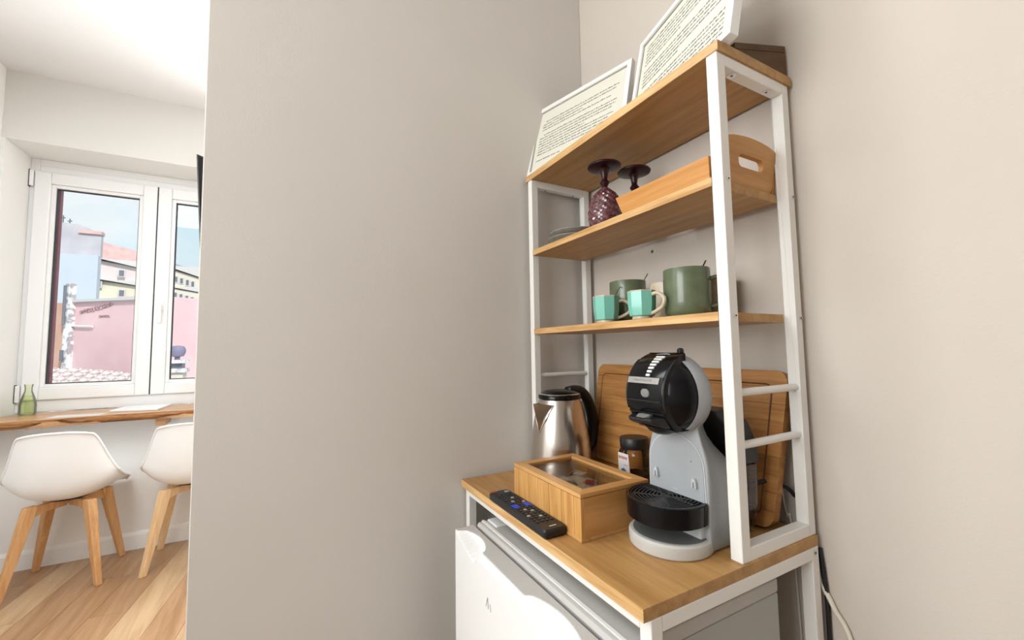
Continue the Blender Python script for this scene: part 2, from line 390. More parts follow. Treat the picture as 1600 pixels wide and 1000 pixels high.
board('top_board', -.001, .6, yf, .4116, Z0+H+.0174, .0174)
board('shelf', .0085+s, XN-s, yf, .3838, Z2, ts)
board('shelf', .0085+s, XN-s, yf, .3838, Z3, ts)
for xc, par in ((.0085+s/2, fA), (XN-s/2, fB)):
    for z in (1.1475, 1.067):
        bm = BM(); tube(bm, [(xc, yf+s-.001, z), (xc, yb-s+.001, z)], .0062, 14); o = rpart('rung', bm, M_white, smooth=50)
def screw(p, ax, r=.0036, par=fB, collar=False):
    bm = BM(); d = Vector(ax); p = Vector(p)
    if collar: tube(bm, [p, p+d*.0012], r*1.7, 16)
    tube(bm, [p, p+d*.0016], r, 14)
    o = rpart('screw', bm, M_chrome, par, smooth=40)
    bm = BM(); tube(bm, [p+d*.0016, p+d*.0019], r*.5, 6); rpart('screw_recess', bm, M_gasket, rack)
for z in (Z2-ts/2-.0, Z3-ts/2+.0):
    for y in (yf+s/2+.003, yb-s/2+.003): screw((XN, y, z), (1, 0, 0))
screw((L, D-.013, Z0-T-.009), (1, 0, 0), .0042)
for y in (yf+.052, yb-.052):
    screw((XN-s/2, y, Z0+H-s), (0, 0, -1), .0042, collar=True); screw((.0085+s/2, y, Z0+H-s), (0, 0, -1), .003, fA)

# ================================================================== FRIDGE
fr = thing('fridge', 'white undercounter fridge with sculpted door handle under the rack worktop', 'fridge', (.3475, .15, 0))
def FL(bm): bmesh.ops.translate(bm, vec=Vector((-.3475, -.15, 0)), verts=bm.verts)
FX0, FX1, FT = .12, .575, .84
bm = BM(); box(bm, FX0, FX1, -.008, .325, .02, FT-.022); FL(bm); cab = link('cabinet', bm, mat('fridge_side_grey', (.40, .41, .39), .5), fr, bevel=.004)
bm = BM(); prism(bm, [(-.012, FT-.022), (-.012, FT-.006), (-.008, FT), (.325, FT), (.325, FT-.022)], 'x', FX0, FX1); FL(bm)
link('top_panel', bm, M_fridget, fr, bevel=.003)
bm = BM(); box(bm, FX0, FX1, .0, .006, FT-.0005, FT+.0015); FL(bm)
bm2 = BM(); box(bm2, FX0+.004, FX0+.05, .012, .05, FT-.001, FT+.004); FL(bm2); link('hinge_cover', bm2, M_fridge, fr, bevel=.008)
link('top_ridge', bm, M_fridge, fr)
bm = BM(); box(bm, FX0+.008, FX1-.008, -.020, -.009, .05, FT-.012); FL(bm); link('door_seal', bm, M_gasket, fr)
# door: grid front with two scooped pockets under the top edge
def sm(t): t = max(0, min(1, t)); return t*t*(3-2*t)
def pocket(x, z):
    d = 0
    for a, b, zb in ((FX0+.004, FX0+.128, .808), (FX0+.275, FX0+.43, .80)):
        if a < x < b:
            t = (x-a)/(b-a); lowz = .835-(.835-zb)*min(1, t*1.35)**.7 if t < .78 else zb+(.835-zb)*((t-.78)/.22)**1.6
            prof = math.sin(PI*min(1, t))**.5
            d = max(d, .030*prof*sm((z-lowz)/.007))
    if FX0+.10 < x < FX0+.30: d = max(d, .006*sm((z-.822)/.006))
    return d
bm = BM(); nx, zs = 150, [.05+.70*i/6 for i in range(7)]+[.755+.080*i/30 for i in range(31)]
rows = []
for z in zs:
    rows.append([bm.verts.new((FX0+(FX1-FX0)*i/nx, -.062+pocket(FX0+(FX1-FX0)*i/nx, z), z)) for i in range(nx+1)])
back = [bm.verts.new((FX0+(FX1-FX0)*i/nx, -.0205, .835)) for i in range(nx+1)]
rows.append(back); backb = [bm.verts.new((FX0+(FX1-FX0)*i/nx, -.0205, .05)) for i in range(nx+1)]
for A, B_ in zip(rows, rows[1:]):
    for i in range(nx): bm.faces.new((A[i], A[i+1], B_[i+1], B_[i]))
for i in range(nx): bm.faces.new((back[i], back[i+1], backb[i+1], backb[i])); bm.faces.new((backb[i], backb[i+1], rows[0][i+1], rows[0][i]))
bm.faces.new([r_[0] for r_ in rows]+[backb[0]]); bm.faces.new([r_[-1] for r_ in rows][::-1]+[backb[-1]][:1])
FL(bm); door = link('door', bm, M_fridge, fr, smooth=30)
# grey cap along the top of the door behind the pockets
bm = BM()
A = []
for i in range(nx+1):
    x = FX0+(FX1-FX0)*i/nx; A.append((x, -.062+pocket(x, .834)+.0015))
pts = A+[(FX1, -.0205), (FX0, -.0205)]
bt = [bm.verts.new((p[0], p[1], .8352)) for p in pts]; tp = [bm.verts.new((p[0], p[1], .8362)) for p in pts]
bm.faces.new(bt[::-1]); bm.faces.new(tp)
for i in range(len(pts)): bm.faces.new((bt[i], bt[(i+1) % len(pts)], tp[(i+1) % len(pts)], tp[i]))
FL(bm); link('door_cap', bm, M_fridget, door)
# small printed mark on the door
bm = BM()
def stroke(bm, a, b, w_, y):
    a, b = Vector(a), Vector(b); d = (b-a).normalized(); n = Vector((-d.y, d.x))*w_/2
    q = [(a+n), (b+n), (b-n), (a-n)]; hull8(bm, [(p.x, y, p.y) for p in q], [(p.x, y-.0003, p.y) for p in q])
mx_, mz_ = .281, .768
stroke(bm, (mx_-.007, mz_-.012), (mx_, mz_+.006), .0016, -.062); stroke(bm, (mx_, mz_+.006), (mx_+.003, mz_-.012), .0022, -.062); stroke(bm, (mx_+.010, mz_-.001), (mx_+.013, mz_-.012), .0018, -.062)
FL(bm); link('door_mark', bm, M_ink, door)
for x in (FX0+.04, FX1-.04):
    for y in (.02, .29):
        bm = BM(); lathe(bm, [(.014, 0), (.014, .02)], 14, (x, y)); FL(bm); link('foot', bm, M_blacks, fr)

# ================================================================== COFFEE MACHINE
cm = thing('coffee_machine', 'grey and black capsule coffee machine at the near end of the worktop', 'coffee machine', (.4975, .2, Z0))
XC = .4975
def CL(bm): bmesh.ops.translate(bm, vec=Vector((-XC, -.2, -Z0)), verts=bm.verts)
def cpart(name, bm, m, parent=cm, **k): CL(bm); return link(name, bm, m, parent, **k)
hc, hr = 1.142, .0675   # head centre height, radius
half = [(.0, .9005), (.045, .9005), (.056, .903), (.0595, .912), (.0600, .95), (.0605, 1.0), (.0598, 1.03), (.0560, 1.05), (.0500, 1.067), (.0462, 1.08), (.0452, 1.090)]
a0 = math.atan2(1.090-hc, .0452)
half += [(hr*math.cos(a0+(PI/2-a0)*k/14), hc+hr*math.sin(a0+(PI/2-a0)*k/14)) for k in range(1, 15)]
outl = [(XC+x, z) for x, z in half]+[(XC-x, z) for x, z in half[-2:0:-1]]
def lay(y, sx, hf, ins=0):
    r_ = []; Zn = 1.088
    for x, z in outl:
        q = sm((z-.985)/.075); dx = (x-XC)*(sx*(1-q)+hf*q); zz = z if z < Zn else Zn+(z-Zn)*hf
        if ins:
            l = math.hypot(dx, zz-1.05) or 1; dx *= 1-ins/l; zz = max(1.05+(zz-1.05)*(1-ins/l), Z0+.0005)
        r_.append((XC+dx, .187+(y-.187)*(1-.48*sm((z-1.0)/.09)), zz))
    return r_
bm = BM(); loft(bm, [lay(.187, 1, 1, .003), lay(.188, 1, 1, .001), lay(.191, 1, 1), lay(.198, 1, .96), lay(.208, 1, .905), lay(.222, 1, .80), lay(.240, .995, .64), lay(.258, .97, .50), lay(.275, .92, .40), lay(.287, .84, .34), lay(.290, .78, .32)])
body = cpart('body', bm, M_grey, smooth=50)
bm = BM(); hoodr = lambda y, r_: [(XC+r_*math.cos(2*PI*k/56), y, max(hc+r_*math.sin(2*PI*k/56), 1.0895)) for k in range(56)]
loft(bm, [hoodr(.168, .0655), hoodr(.1665, .0668), hoodr(.168, .0674), hoodr(.180, .0679), hoodr(.190, .0676), hoodr(.199, .0655)])
cpart('hood', bm, M_grey, body, smooth=50)
# lighter recessed front panel (an arch)
def arch(w0, w1, zb, zt, n=20, inset=0):
    o = [(XC-w0+inset, zb), (XC+w0-inset, zb), (XC+w1-inset, zb+.045)]
    zc = zb+.045
    for k in range(1, n): a = PI*k/n; o.append((XC+(w1-inset)*math.cos(a), zc+(zt-inset-zc)*math.sin(a)**.85))
    o.append((XC-w1+inset, zc)); return o
bm = BM(); prism(bm, arch(.0570, .0555, .975, 1.076), 'y', .1858, .1872); rim_ = cpart('panel_rim', bm, M_greyl, body)
bm = BM(); prism(bm, arch(.0570, .0555, .975, 1.076, inset=.0022), 'y', .1850, .1862); pan = cpart('front_panel', bm, M_grey, body)
for sx in (-.0385, .0385):
    bm = BM(); pts = [(XC+sx-.0045, .996), (XC+sx+.0045, .996), (XC+sx+.0040, 1.006), (XC+sx+.002, 1.0115), (XC+sx-.002, 1.0115), (XC+sx-.0040, 1.006)]
    prism(bm, pts, 'y', .1795, .1855); cpart('hook', bm, M_greyl, body, bevel=.001)
    bm = BM(); prism(bm, [(XC+sx-.0018, .997), (XC+sx+.0022, .997), (XC+sx+.0012, 1.006), (XC+sx-.0012, 1.006)], 'y', .1792, .180); cpart('hook_slot', bm, M_greyd, body)
bm = BM(); box(bm, XC-.006, XC+.004, .1845, .1852, .984, .9852); cpart('panel_mark', bm, M_greyl, body)
bm = BM(); box(bm, XC+.031, XC+.033, .1845, .1852, 1.035, 1.037); cpart('panel_mark', bm, M_greyd, body)
# black head: a barrel lying along x, rounded at the sides
def barrel(bm, x_list, yc, zc, r_, flat, n=44):
    rings = []
    for xo, sc in x_list:
        R = []
        for k in range(n):
            a = 2*PI*k/n; y = yc-r_*sc*math.cos(a); z = zc+r_*sc*math.sin(a)
            R.append((XC+xo, min(y, .215), max(z, flat)))
        rings.append(R)
    loft(bm, rings)
bm = BM(); A = []
for i in range(15):
    t_ = i/14; y = .172-.050*math.sin(t_*PI/2); f_ = max(.0004, 1-min(1, (.172-y)/.0503)**2.05)**.5
    A.append([(XC+.0652*f_*math.cos(2*PI*k/48), y, max(1.0885+.004*t_, hc+.0655*f_*math.sin(2*PI*k/48))) for k in range(48)])
loft(bm, A); head = cpart('head', bm, M_black, smooth=50)
bm = BM(); X = [(-.0385, .955), (-.0375, .985), (-.035, 1.0), (.035, 1.0), (.0375, .985), (.0385, .955)]
rings = []
for xo, sc in X: rings.append([(XC+xo, min(.187-.0685*sc*math.cos(2*PI*k/52), .175), max(hc+.0685*sc*math.sin(2*PI*k/52), 1.0865)) for k in range(52)])
loft(bm, rings); cpart('face_strip', bm, M_black, head, smooth=32)
for sgn in (-1, 1):
    bm = BM(); tube(bm, [(XC+sgn*.0388, .187-.0668*math.cos(math.radians(a_)), hc+.0668*math.sin(math.radians(a_))) for a_ in range(-20, 62, 6)], .0016, 8); cpart('strip_edge', bm, M_blacks, head, smooth='all')
def onhead(a, x, off=0): r_ = .0685+off+.0008; return (XC+x, .187-r_*math.cos(a), hc+r_*math.sin(a))
def patch(bm, a0, a1, x0, x1, off, n=4, th=.0008):
    A = [];
    for k in range(n+1):
        a = a0+(a1-a0)*k/n; A.append([onhead(a, x0, off), onhead(a, x1, off), onhead(a, x1, off-th), onhead(a, x0, off-th)])
    loft(bm, A)
M_bars = mat('white_indicator_print', (.75, .75, .73), .5)
for k in range(7):   # level bars
    a = math.radians(27+k*5.6); wd = .005+.0011*k
    bm = BM(); patch(bm, a, a+math.radians(3.0), .003-wd*.5, .003+wd, .0012, 4, .002); cpart('level_bar', bm, M_bars, head)
bm = BM(); patch(bm, math.radians(16.5), math.radians(25), -.036, .030, .0007, 6, .002); band = cpart('name_band', bm, mat('silver_band', (.48, .48, .47), .25, .6), head)
random.seed(3)
bm = BM()
for k in range(11):
    x = -.024+k*.0036; patch(bm, math.radians(19.4), math.radians(22.4), x, x+.0022 if k % 3 else x+.0012, .0010, 1)
cpart('band_lettering', bm, M_greyd, head)
bm = BM(); lathe(bm, [(.009, 0), (.008, .0015), (.004, .0022)], 20, fx=lambda a, z: .75+.25*abs(math.cos(a)))
bmesh.ops.transform(bm, matrix=Matrix.Translation(onhead(math.radians(4), .004, -.0004)) @ Matrix.Rotation(math.radians(90+4), 4, 'X'), verts=bm.verts); cpart('power_button', bm, M_greyd, head, smooth=True)
for a_ in (-7, -24):
    bm = BM(); patch(bm, math.radians(a_), math.radians(a_+1.6), -.036, .036, .0010, 2, .002); cpart('ridge', bm, M_blacks, head)
# capsule holder tongue below the face
bm = BM(); A = []
for y, wv, z, h in ((.150, .036, 1.092, .020), (.130, .034, 1.094, .016), (.118, .030, 1.098, .011), (.108, .024, 1.102, .007), (.102, .016, 1.104, .005)):
    A.append([(XC-wv, y, z), (XC+wv, y, z), (XC+wv, y, z+h), (XC-wv, y, z+h)])
loft(bm, A); cpart('capsule_holder', bm, M_blacks, bevel=.002)
bm = BM(); A = []
for y, wv in ((.135, .010), (.118, .012), (.107, .008)): A.append([(XC-wv, y, 1.1085 if y < .11 else 1.113), (XC+wv, y, 1.1085 if y < .11 else 1.113), (XC+wv, y, 1.106), (XC-wv, y, 1.106)])
loft(bm, A); cpart('thumb_rest', bm, M_greyd, bevel=.001)
bm = BM(); lathe(bm, [(.012, 1.078), (.022, 1.083), (.030, 1.092)], 24, (XC, .16)); cpart('nozzle', bm, M_blacks, smooth=True)
# top lever knob
bm = BM(); tube(bm, [(XC-.004, .208, 1.196), (XC-.004, .214, 1.2085)], [.004, .0055], 12); lathe(bm, [(.0035, 1.207), (.0058, 1.210), (.0058, 1.215), (.003, 1.218)], 14, (XC-.004, .215)); cpart('lever_knob', bm, M_blacks, smooth=True)
# tray with grate
TX, TY, tr_ = .495, .166, .0655
def disc_pts(cx, cy, r_, ymax, n=48, sy=1.0):
    P = []
    for k in range(n):
        a = 2*PI*k/n; P.append((cx+r_*math.cos(a), min(cy+sy*r_*math.sin(a), ymax)))
    return P
bm = BM()
loft(bm, [[(x, y, z) for x, y in disc_pts(TX, TY, r_, .1865)] for r_, z in ((.061, .9265), (.0645, .929), (.0655, .955), (.0655, .9585), (.064, .9597), (.060, .9597), (.0595, .957))])
TZ = .018
bmesh.ops.translate(bm, vec=(0, 0, TZ), verts=bm.verts)
trayo = cpart('drip_tray', bm, M_black, smooth=35)
for k in range(9):
    r_ = .0575-k*.006
    bm = BM(); tube(bm, [(x, y, .9583+TZ) for x, y in disc_pts(TX, TY, r_, .184, 40)], .0012, 6, closed=True)
    cpart('grate_ring', bm, M_blacks, trayo, smooth='all')
bm = BM()
for a in (0, PI/2, PI*.25, PI*.75): tube(bm, [(TX-.05*math.cos(a)*(1), max(TY-.05*math.sin(a), .11), .9580+TZ), (TX+.05*math.cos(a), min(TY+.05*math.sin(a), .184), .9580+TZ)], .0014, 6)
cpart('grate_cross', bm, M_blacks, trayo)
# foot disc
bm = BM(); lathe(bm, [(.062, .9), (.0648, .9025), (.0655, .906), (.0655, .9155), (.0650, .9160), (.0655, .9165), (.0652, .9195), (.0625, .922), (.058, .9226)], 56, (.495, .170))
foot = cpart('foot', bm, mat('pale_grey_plastic', (.50, .49, .46), .4), smooth=30)
bm = BM(); lathe(bm, [(.0585, .9226), (.058, .9236), (.05, .9238)], 48, (.495, .170)); cpart('foot_top', bm, mat('dark_grey_rubber', (.12, .125, .12), .55), foot, smooth=True)
bm = BM(); 
for a, dz in ((math.radians(-128), 0), (math.radians(-124.5), .0)):
    p = Vector((.495+.0657*math.cos(a), .170+.0657*math.sin(a), .909)); box(bm, p.x-.0012, p.x+.0012, p.y-.0006, p.y+.0006, p.z-.0015, p.z+.0012)
cpart('foot_mark', bm, M_ink, foot)
# neck joining foot to body
bm = BM(); prism(bm, [(XC-.052, .9), (XC+.052, .9), (XC+.050, .974), (XC-.050, .974)], 'y', .176, .189); cpart('stem', bm, M_greyl, body, bevel=.002)
# rear tank and its black lid
bm = BM(); A = [[(XC-w_, y0, z), (XC+w_, y0, z), (XC+w_, y1, z), (XC-w_, y1, z)] for z, w_, y0, y1 in ((.904, .050, .291, .318), (.95, .055, .291, .324), (1.02, .056, .291, .326))]
loft(bm, A); cpart('water_tank', bm, M_tank, bevel=.006)
bm = BM(); A = [[(XC-w_, y0, z), (XC+w_, y0, z), (XC+w_, y1, z), (XC-w_, y1, z)] for z, w_, y0, y1 in ((1.0205, .057, .290, .329), (1.05, .056, .278, .328), (1.09, .048, .252, .316), (1.112, .036, .240, .296))]
loft(bm, A); cpart('tank_lid', bm, M_blacks, bevel=.004)
bm = BM(); tube(bm, spline([(.528, .322, .930), (.526, .333, .962), (.533, .345, .976), (.545, .366, .980), (.558, .386, .973), (.568, .400, .957), (.574, .413, .925), (.574, .4135, .7)], 8), .0036, 8); cpart('power_cord', bm, M_blacks, smooth='all')

# ================================================================== KETTLE
kt = thing('kettle', 'brushed steel electric kettle with black lid and handle in the far corner', 'kettle', (.100, .231, Z0), rz=math.radians(8))
kt.scale = (1, 1, .955)
bm = BM(); prof = [(.072, .020), (.0765, .024), (.0775, .034), (.0765, .06), (.073, .10), (.067, .14), (.060, .172), (.0535, .196), (.0505, .204)]
lathe(bm, prof, 56); kb = link('kettle_body', bm, M_steel, kt, smooth=60)
bm = BM(); lathe(bm, [(.079, 0), (.080, .004), (.079, .014), (.073, .020)], 48); link('power_base', bm, M_blacks, kt, smooth=True)
# spout: V shaped wedge towards -y
bm = BM()
V = lambda *p: bm.verts.new(p)
tl, tr2, tipb = (-.030, -.047, .190), (.030, -.047, .190), (0, -.0695, .118)
nose = (0, -.088, .194)
a_, b_, c_, d_ = V(*tl), V(*tr2), V(*tipb), V(*nose)
bm.faces.new((a_, c_, d_)); bm.faces.new((c_, b_, d_))
o = link('spout', bm, M_steel, kt); sd = o.modifiers.new('solid', 'SOLIDIFY'); sd.thickness = .0016
bm = BM(); tube(bm, [tl, tuple((Vector(tl)+Vector(tipb))/2+Vector((-.003, -.006, 0))), tipb, tuple((Vector(tr2)+Vector(tipb))/2+Vector((.003, -.006, 0))), tr2], .0018, 8); link('spout_seam', bm, M_chrome, kt, smooth='all')
bm = BM(); va = [V2 for V2 in [bm.verts.new((-.028, -.046, .1895)), bm.verts.new((.028, -.046, .1895)), bm.verts.new((0, -.085, .193))]]; bm.faces.new(va); o = link('spout_opening', bm, M_gasket, kt)
bm = BM(); lathe(bm, [(.051, .200), (.0545, .203), (.0545, .211), (.052, .214), (.0515, .2145)], 48, fx=lambda a, z: 1); link('lid_rim', bm, M_black, kt, smooth=40)
bm = BM(); lathe(bm, [(.0525, .2135), (.0528, .2150), (.0505, .2160)], 48); link('lid_trim', bm, M_chrome, kt, smooth=40, label='thin chrome ring')
bm = BM(); lathe(bm, [(.0495, .2155), (.045, .2185), (.036, .222), (.022, .2245), (.006, .225)], 40); link('lid', bm, M_black, kt, smooth=True)
hp = spline([(0, .030, .222), (0, .052, .2225), (0, .078, .216), (0, .102, .190), (0, .117, .150), (0, .121, .108), (0, .114, .072), (0, .096, .050), (0, .078, .046)], 5)
bm = BM(); tube(bm, hp, [(.0125+.003*math.sin(PI*i/(len(hp)-1)), .0085+.005*math.sin(PI*i/(len(hp)-1))) for i in range(len(hp))], 14); link('handle', bm, M_blacks, kt, smooth='all')

# ================================================================== TEA BOX
BX0, BX1, BY0, BY1, BZ = .1965, .4245, .0425, .1985, Z0
tb = thing('tea_box', 'rectangular bamboo tea box with glass-topped lid in the middle of the worktop', 'tea box', ((BX0+BX1)/2, (BY0+BY1)/2, BZ))
tb['label'] = 'rectangular bamboo tea box with glass-topped lid in the middle of the worktop'
def TL(bm): bmesh.ops.translate(bm, vec=Vector((-(BX0+BX1)/2, -(BY0+BY1)/2, -BZ)), verts=bm.verts)
def tpart(name, bm, m, parent=tb, **k): TL(bm); return link(name, bm, m, parent, **k)
wth = .008; HB = .0705
bm = BM(); box(bm, BX0, BX1, BY0, BY1, BZ+.0005, BZ+.006); tpart('bottom', bm, M_bamboox)
bm = BM(); box(bm, BX0, BX1, BY1-wth, BY1, BZ+.006, BZ+HB); tpart('back_panel', bm, M_bamboox)
for x0 in (BX0, BX1-wth):
    bm = BM(); box(bm, x0, x0+wth, BY0+wth, BY1-wth, BZ+.006, BZ+HB); tpart('end_panel', bm, M_trayend)
ns = 12; ws = (BX1-BX0)/ns
for k in range(ns):
    bm = BM(); box(bm, BX0+k*ws, BX0+(k+1)*ws-.0004, BY0+(0.0004 if k % 2 else 0), BY0+wth, BZ+.006, BZ+HB); tpart('slat', bm, M_bamboo, bevel=.0006)
LZ0, LZ1 = BZ+HB+.0008, BZ+.0785; fw_ = .021
lid = None
bm = BM(); 
A_ = [(BX0, BY0), (BX1, BY0), (BX1, BY1), (BX0, BY1)]; I_ = [(BX0+fw_, BY0+fw_), (BX1-fw_, BY0+fw_), (BX1-fw_, BY1-fw_), (BX0+fw_, BY1-fw_)]
lids = []
for k in range(4):
    q = [A_[k], A_[(k+1) % 4], I_[(k+1) % 4], I_[k]]
    b2 = BM(); prism(b2, q, 'z', LZ0, LZ1); lids.append(tpart('lid_rail', b2, M_bamboox if k % 2 == 0 else M_trayend, bevel=.0008))
bm.free()
bm = BM(); box(bm, BX0+fw_-.003, BX1-fw_+.003, BY0+fw_-.003, BY1-fw_+.003, LZ1-.006, LZ1-.0035); tpart('lid_glass', bm, M_lidglass)
# tea bags inside
rnd = random.Random(5)
labs = ['tea bag with a red tag inside the tea box', 'crumpled tea bag at the far end inside the tea box', 'pale tea bag in the middle of the tea box', 'folded paper tea sachet at the near corner inside the tea box', 'pale tea bag in the back right corner of the tea box', 'tea bag lying under the red-tagged one in the tea box', 'tea bag low in the pile, middle of the tea box', 'lone tea bag at the left on the floor of the tea box']
for k, (x, y, dz, rz) in enumerate([(.345, .128, .030, .15), (.290, .145, .030, .1), (.305, .094, .030, -.06), (.382, .082, .030, .1), (.388, .154, .030, -.05), (.355, .120, 0, .1), (.295, .120, 0, -.1), (.235, .110, 0, .1)]):
    t = thing('tea_bag', labs[k], 'tea bag', (x, y, BZ+.0065+dz), rz, group='tea bags in the bamboo box')
    bm = BM(); n = 8
    top = {}; bot = {}
    for i in range(n+1):
        for j in range(n+1):
            u, v = i/n*2-1, j/n*2-1; puff = (1-u*u)*(1-v*v)
            z = .014+.011*puff+rnd.uniform(-.0015, .0015)
            top[i, j] = bm.verts.new((u*.028, v*.023, z+.0005)); bot[i, j] = bm.verts.new((u*.028*.96, v*.023*.96, max(.0, z-.022*puff-.006)))
    for i in range(n):
        for j in range(n):
            bm.faces.new((top[i, j], top[i+1, j], top[i+1, j+1], top[i, j+1])); bm.faces.new((bot[i, j], bot[i, j+1], bot[i+1, j+1], bot[i+1, j]))
    for i in range(n):
        for a, b in (((i, 0), (i+1, 0)), ((i+1, n), (i, n)), ((0, i+1), (0, i)), ((n, i), (n, i+1))): bm.faces.new((top[a], bot[a], bot[b], top[b]))
    link('bag', bm, M_bag if k != 3 else M_label, t, smooth=60)
    bm = BM(); box(bm, -.011, .011, -.011, .009, .0275, .0282); link('tag', bm, M_red if k == 0 else M_label, t, label='red paper tag' if k == 0 else None, rot=(0, 0, .4))
    bm = BM(); tube(bm, spline([(0, .005, .0275), (-.015, .012, .0275), (-.024, .004, .026), (-.026, -.01, .020)], 4), .0006, 5); link('string', bm, M_label, t)

# ================================================================== REMOTE
rm = thing('remote_control', 'black television remote control with two blue buttons in front of the tea box', 'remote control', (.277, .0185, Z0), rz=math.radians(0))
bm = BM(); hl, hw, hh = .110, .0232, .0165
def rr_ring(z, ix): 
    c_ = .006; P = []
    for sx, sy, a in ((1, -1, -PI/2), (1, 1, 0), (-1, 1, PI/2), (-1, -1, PI)):
        for k in range(5):
            t = a+k*PI/8; P.append((sx*(hl-ix-c_)+c_*math.cos(t), sy*(hw-ix-c_)+c_*math.sin(t), z))
    return P
loft(bm, [rr_ring(.0003, .003), rr_ring(.004, .0005), rr_ring(.013, 0), rr_ring(hh, .0018)]); rb = link('remote_case', bm, M_blacks, rm, smooth=30)
def button(x, y, sx, sy, m, name='button', lab=None):
    bm = BM(); box(bm, -sx, sx, -sy, sy, 0, .0014); link(name, bm, m, rm, bevel=.0004, loc=(x, y, hh), label=lab)
button(-.100, -.014, .004, .005, M_btnred, lab='red button'); button(-.094, .0125, .0045, .0045, M_btng)
for i in range(17):
    x = -.084+i*.0098
    if i in (7, 8): ys = (0,)
    else: ys = (-.0145, -.005, .005, .0145)
    for j, y in enumerate(ys):
        mm = M_btng if (i, j) in ((3, 2), (6, 3), (5, 1), (10, 1), (11, 2), (13, 0), (14, 2)) else M_btn
        button(x, y, .0032, .0028, mm)
button(-.0085, -.013, .0095, .0065, M_btnblue, 'blue_button', 'blue oval rocker button'); button(-.009, .0135, .0095, .0065, M_btnblue, 'blue_button', 'blue oval rocker button')
bm = BM()
for k in range(7): box(bm, .096, .0985, -.006+k*.0021, -.0045+k*.0021, hh, hh+.0002)
link('maker_mark', bm, M_label, rm)

# ================================================================== JAR
jr = thing('coffee_jar', 'glass instant coffee jar with black lid against the chopping board', 'jar', (.278, .310, Z0))
sq = lambda a, z: (1/max(abs(math.cos(a)), abs(math.sin(a))))**.55
bm = BM(); lathe(bm, [(.024, .001), (.0275, .004), (.0288, .01), (.0288, .080), (.0275, .087), (.0245, .091), (.0235, .094)], 32, fx=lambda a, z: sq(a, z)); link('jar_glass', bm, M_jarg, jr, smooth=50)
bm = BM(); lathe(bm, [(.024, .004), (.0268, .008), (.0268, .036), (.026, .038)], 32, fx=lambda a, z: sq(a, z)); link('coffee', bm, M_coffee, jr, smooth=40)
bm = BM(); lathe(bm, [(.0310, .0935), (.0318, .096), (.0318, .114), (.030, .117), (.026, .1175)], 40); link('jar_lid', bm, M_blacks, jr, smooth=40)
for a_, nm in ((-PI/2, 'jar_label'),):
    bm = BM(); y = -.0292; P = [(-.021, .030), (.013, .030), (.016, .040), (.012, .083), (-.021, .083)]
    prism(bm, P, 'y', y, y-.0006); lb = link(nm, bm, M_label, jr, rot=(0, 0, math.radians(-2)))
    bm = BM(); P = [(-.015+.011*(1-math.cos(PI*k/10)), .034+.018*math.sin(PI*k/10)*(1 if k % 2 else .85)) for k in range(11)]
    prism(bm, P, 'y', y-.0006, y-.0009); link('blue_print', bm, M_blue, lb)
    bm = BM()
    for k in range(7): stroke(bm, (-.018+k*.004, .070+.0005*(k % 3)), (-.0168+k*.004, .0765-.0005*(k % 2)), .0022, y-.0007)
    for k in range(4): stroke(bm, (-.002+k*.0038, .058), (.001+k*.0034, .0585), .0012, y-.0007)
    link('red_lettering', bm, M_red, lb)
    bm = BM(); box(bm, -.019, .014, y-.0008, y-.0001, .021, .0295); link('blue_band', bm, M_blue, lb)

# ================================================================== CHOPPING BOARD leaning on the wall
cb = thing('chopping_board', 'large bamboo chopping board with groove leaning on the back wall', 'chopping board', (.31, .345, Z0))
lean = math.atan2(.052, .266); hB = .275; thb = .018
def rrect(x0, x1, z0, z1, r_, tp=0, n=5):
    P = []
    for cx, cz, a in ((x1-r_-tp, z0+r_, -PI/2), (x1-r_, z1-r_, 0), (x0+r_, z1-r_, PI/2), (x0+r_+tp, z0+r_, PI)):
        for k in range(n+1): t = a+k*PI/2/n; P.append((cx+r_*math.cos(t), cz+r_*math.sin(t)))
    return P
bp_ = bpy.data.objects.new('board_lean', None)
def bpart(name, bm, m, par): 
    bmesh.ops.rotate(bm, cent=(0, 0, 0), matrix=Matrix.Rotation(-lean, 3, 'X'), verts=bm.verts)
    bmesh.ops.translate(bm, vec=(0, 0, thb*math.sin(lean)*.0+.0035), verts=bm.verts)
    return link(name, bm, m, par, bevel=.002)
bpy.data.objects.remove(bp_)
# horizontal staves
nst = 9; bx0, bx1 = -.248, .262
outer = rrect(bx0, bx1, 0, hB, .022, .012, 5)
def clipz(poly, z0, z1):
    def cl(P, f, inter):
        o = []
        for i in range(len(P)):
            a, b = P[i-1], P[i]
            if f(b):
                if not f(a): o.append(inter(a, b))
                o.append(b)
            elif f(a): o.append(inter(a, b))
        return o
    it = lambda zc: (lambda a, b: (a[0]+(b[0]-a[0])*(zc-a[1])/(b[1]-a[1]), zc))
    P = cl(poly, lambda p: p[1] >= z0-1e-9, it(z0)); return cl(P, lambda p: p[1] <= z1+1e-9, it(z1))
for k in range(nst):
    z0_, z1_ = hB*k/nst, hB*(k+1)/nst-.0003
    P = clipz(outer, z0_, z1_)
    Q = []
    for p in P:
        if not Q or (abs(p[0]-Q[-1][0])+abs(p[1]-Q[-1][1])) > 1e-5: Q.append(p)
    if abs(Q[0][0]-Q[-1][0])+abs(Q[0][1]-Q[-1][1]) < 1e-5: Q.pop()
    bm = BM(); prism(bm, Q, 'y', 0, thb)
    bmesh.ops.rotate(bm, cent=(0, 0, 0), matrix=Matrix.Rotation(-lean, 3, 'X'), verts=bm.verts); bmesh.ops.translate(bm, vec=(0, 0, .0045), verts=bm.verts)
    link('stave', bm, M_board, cb, bevel=.0004)
gi = [(x, -.0003, z) for x, z in rrect(bx0+.022, bx1-.026, .02, hB-.026, .012, .008, 4)]
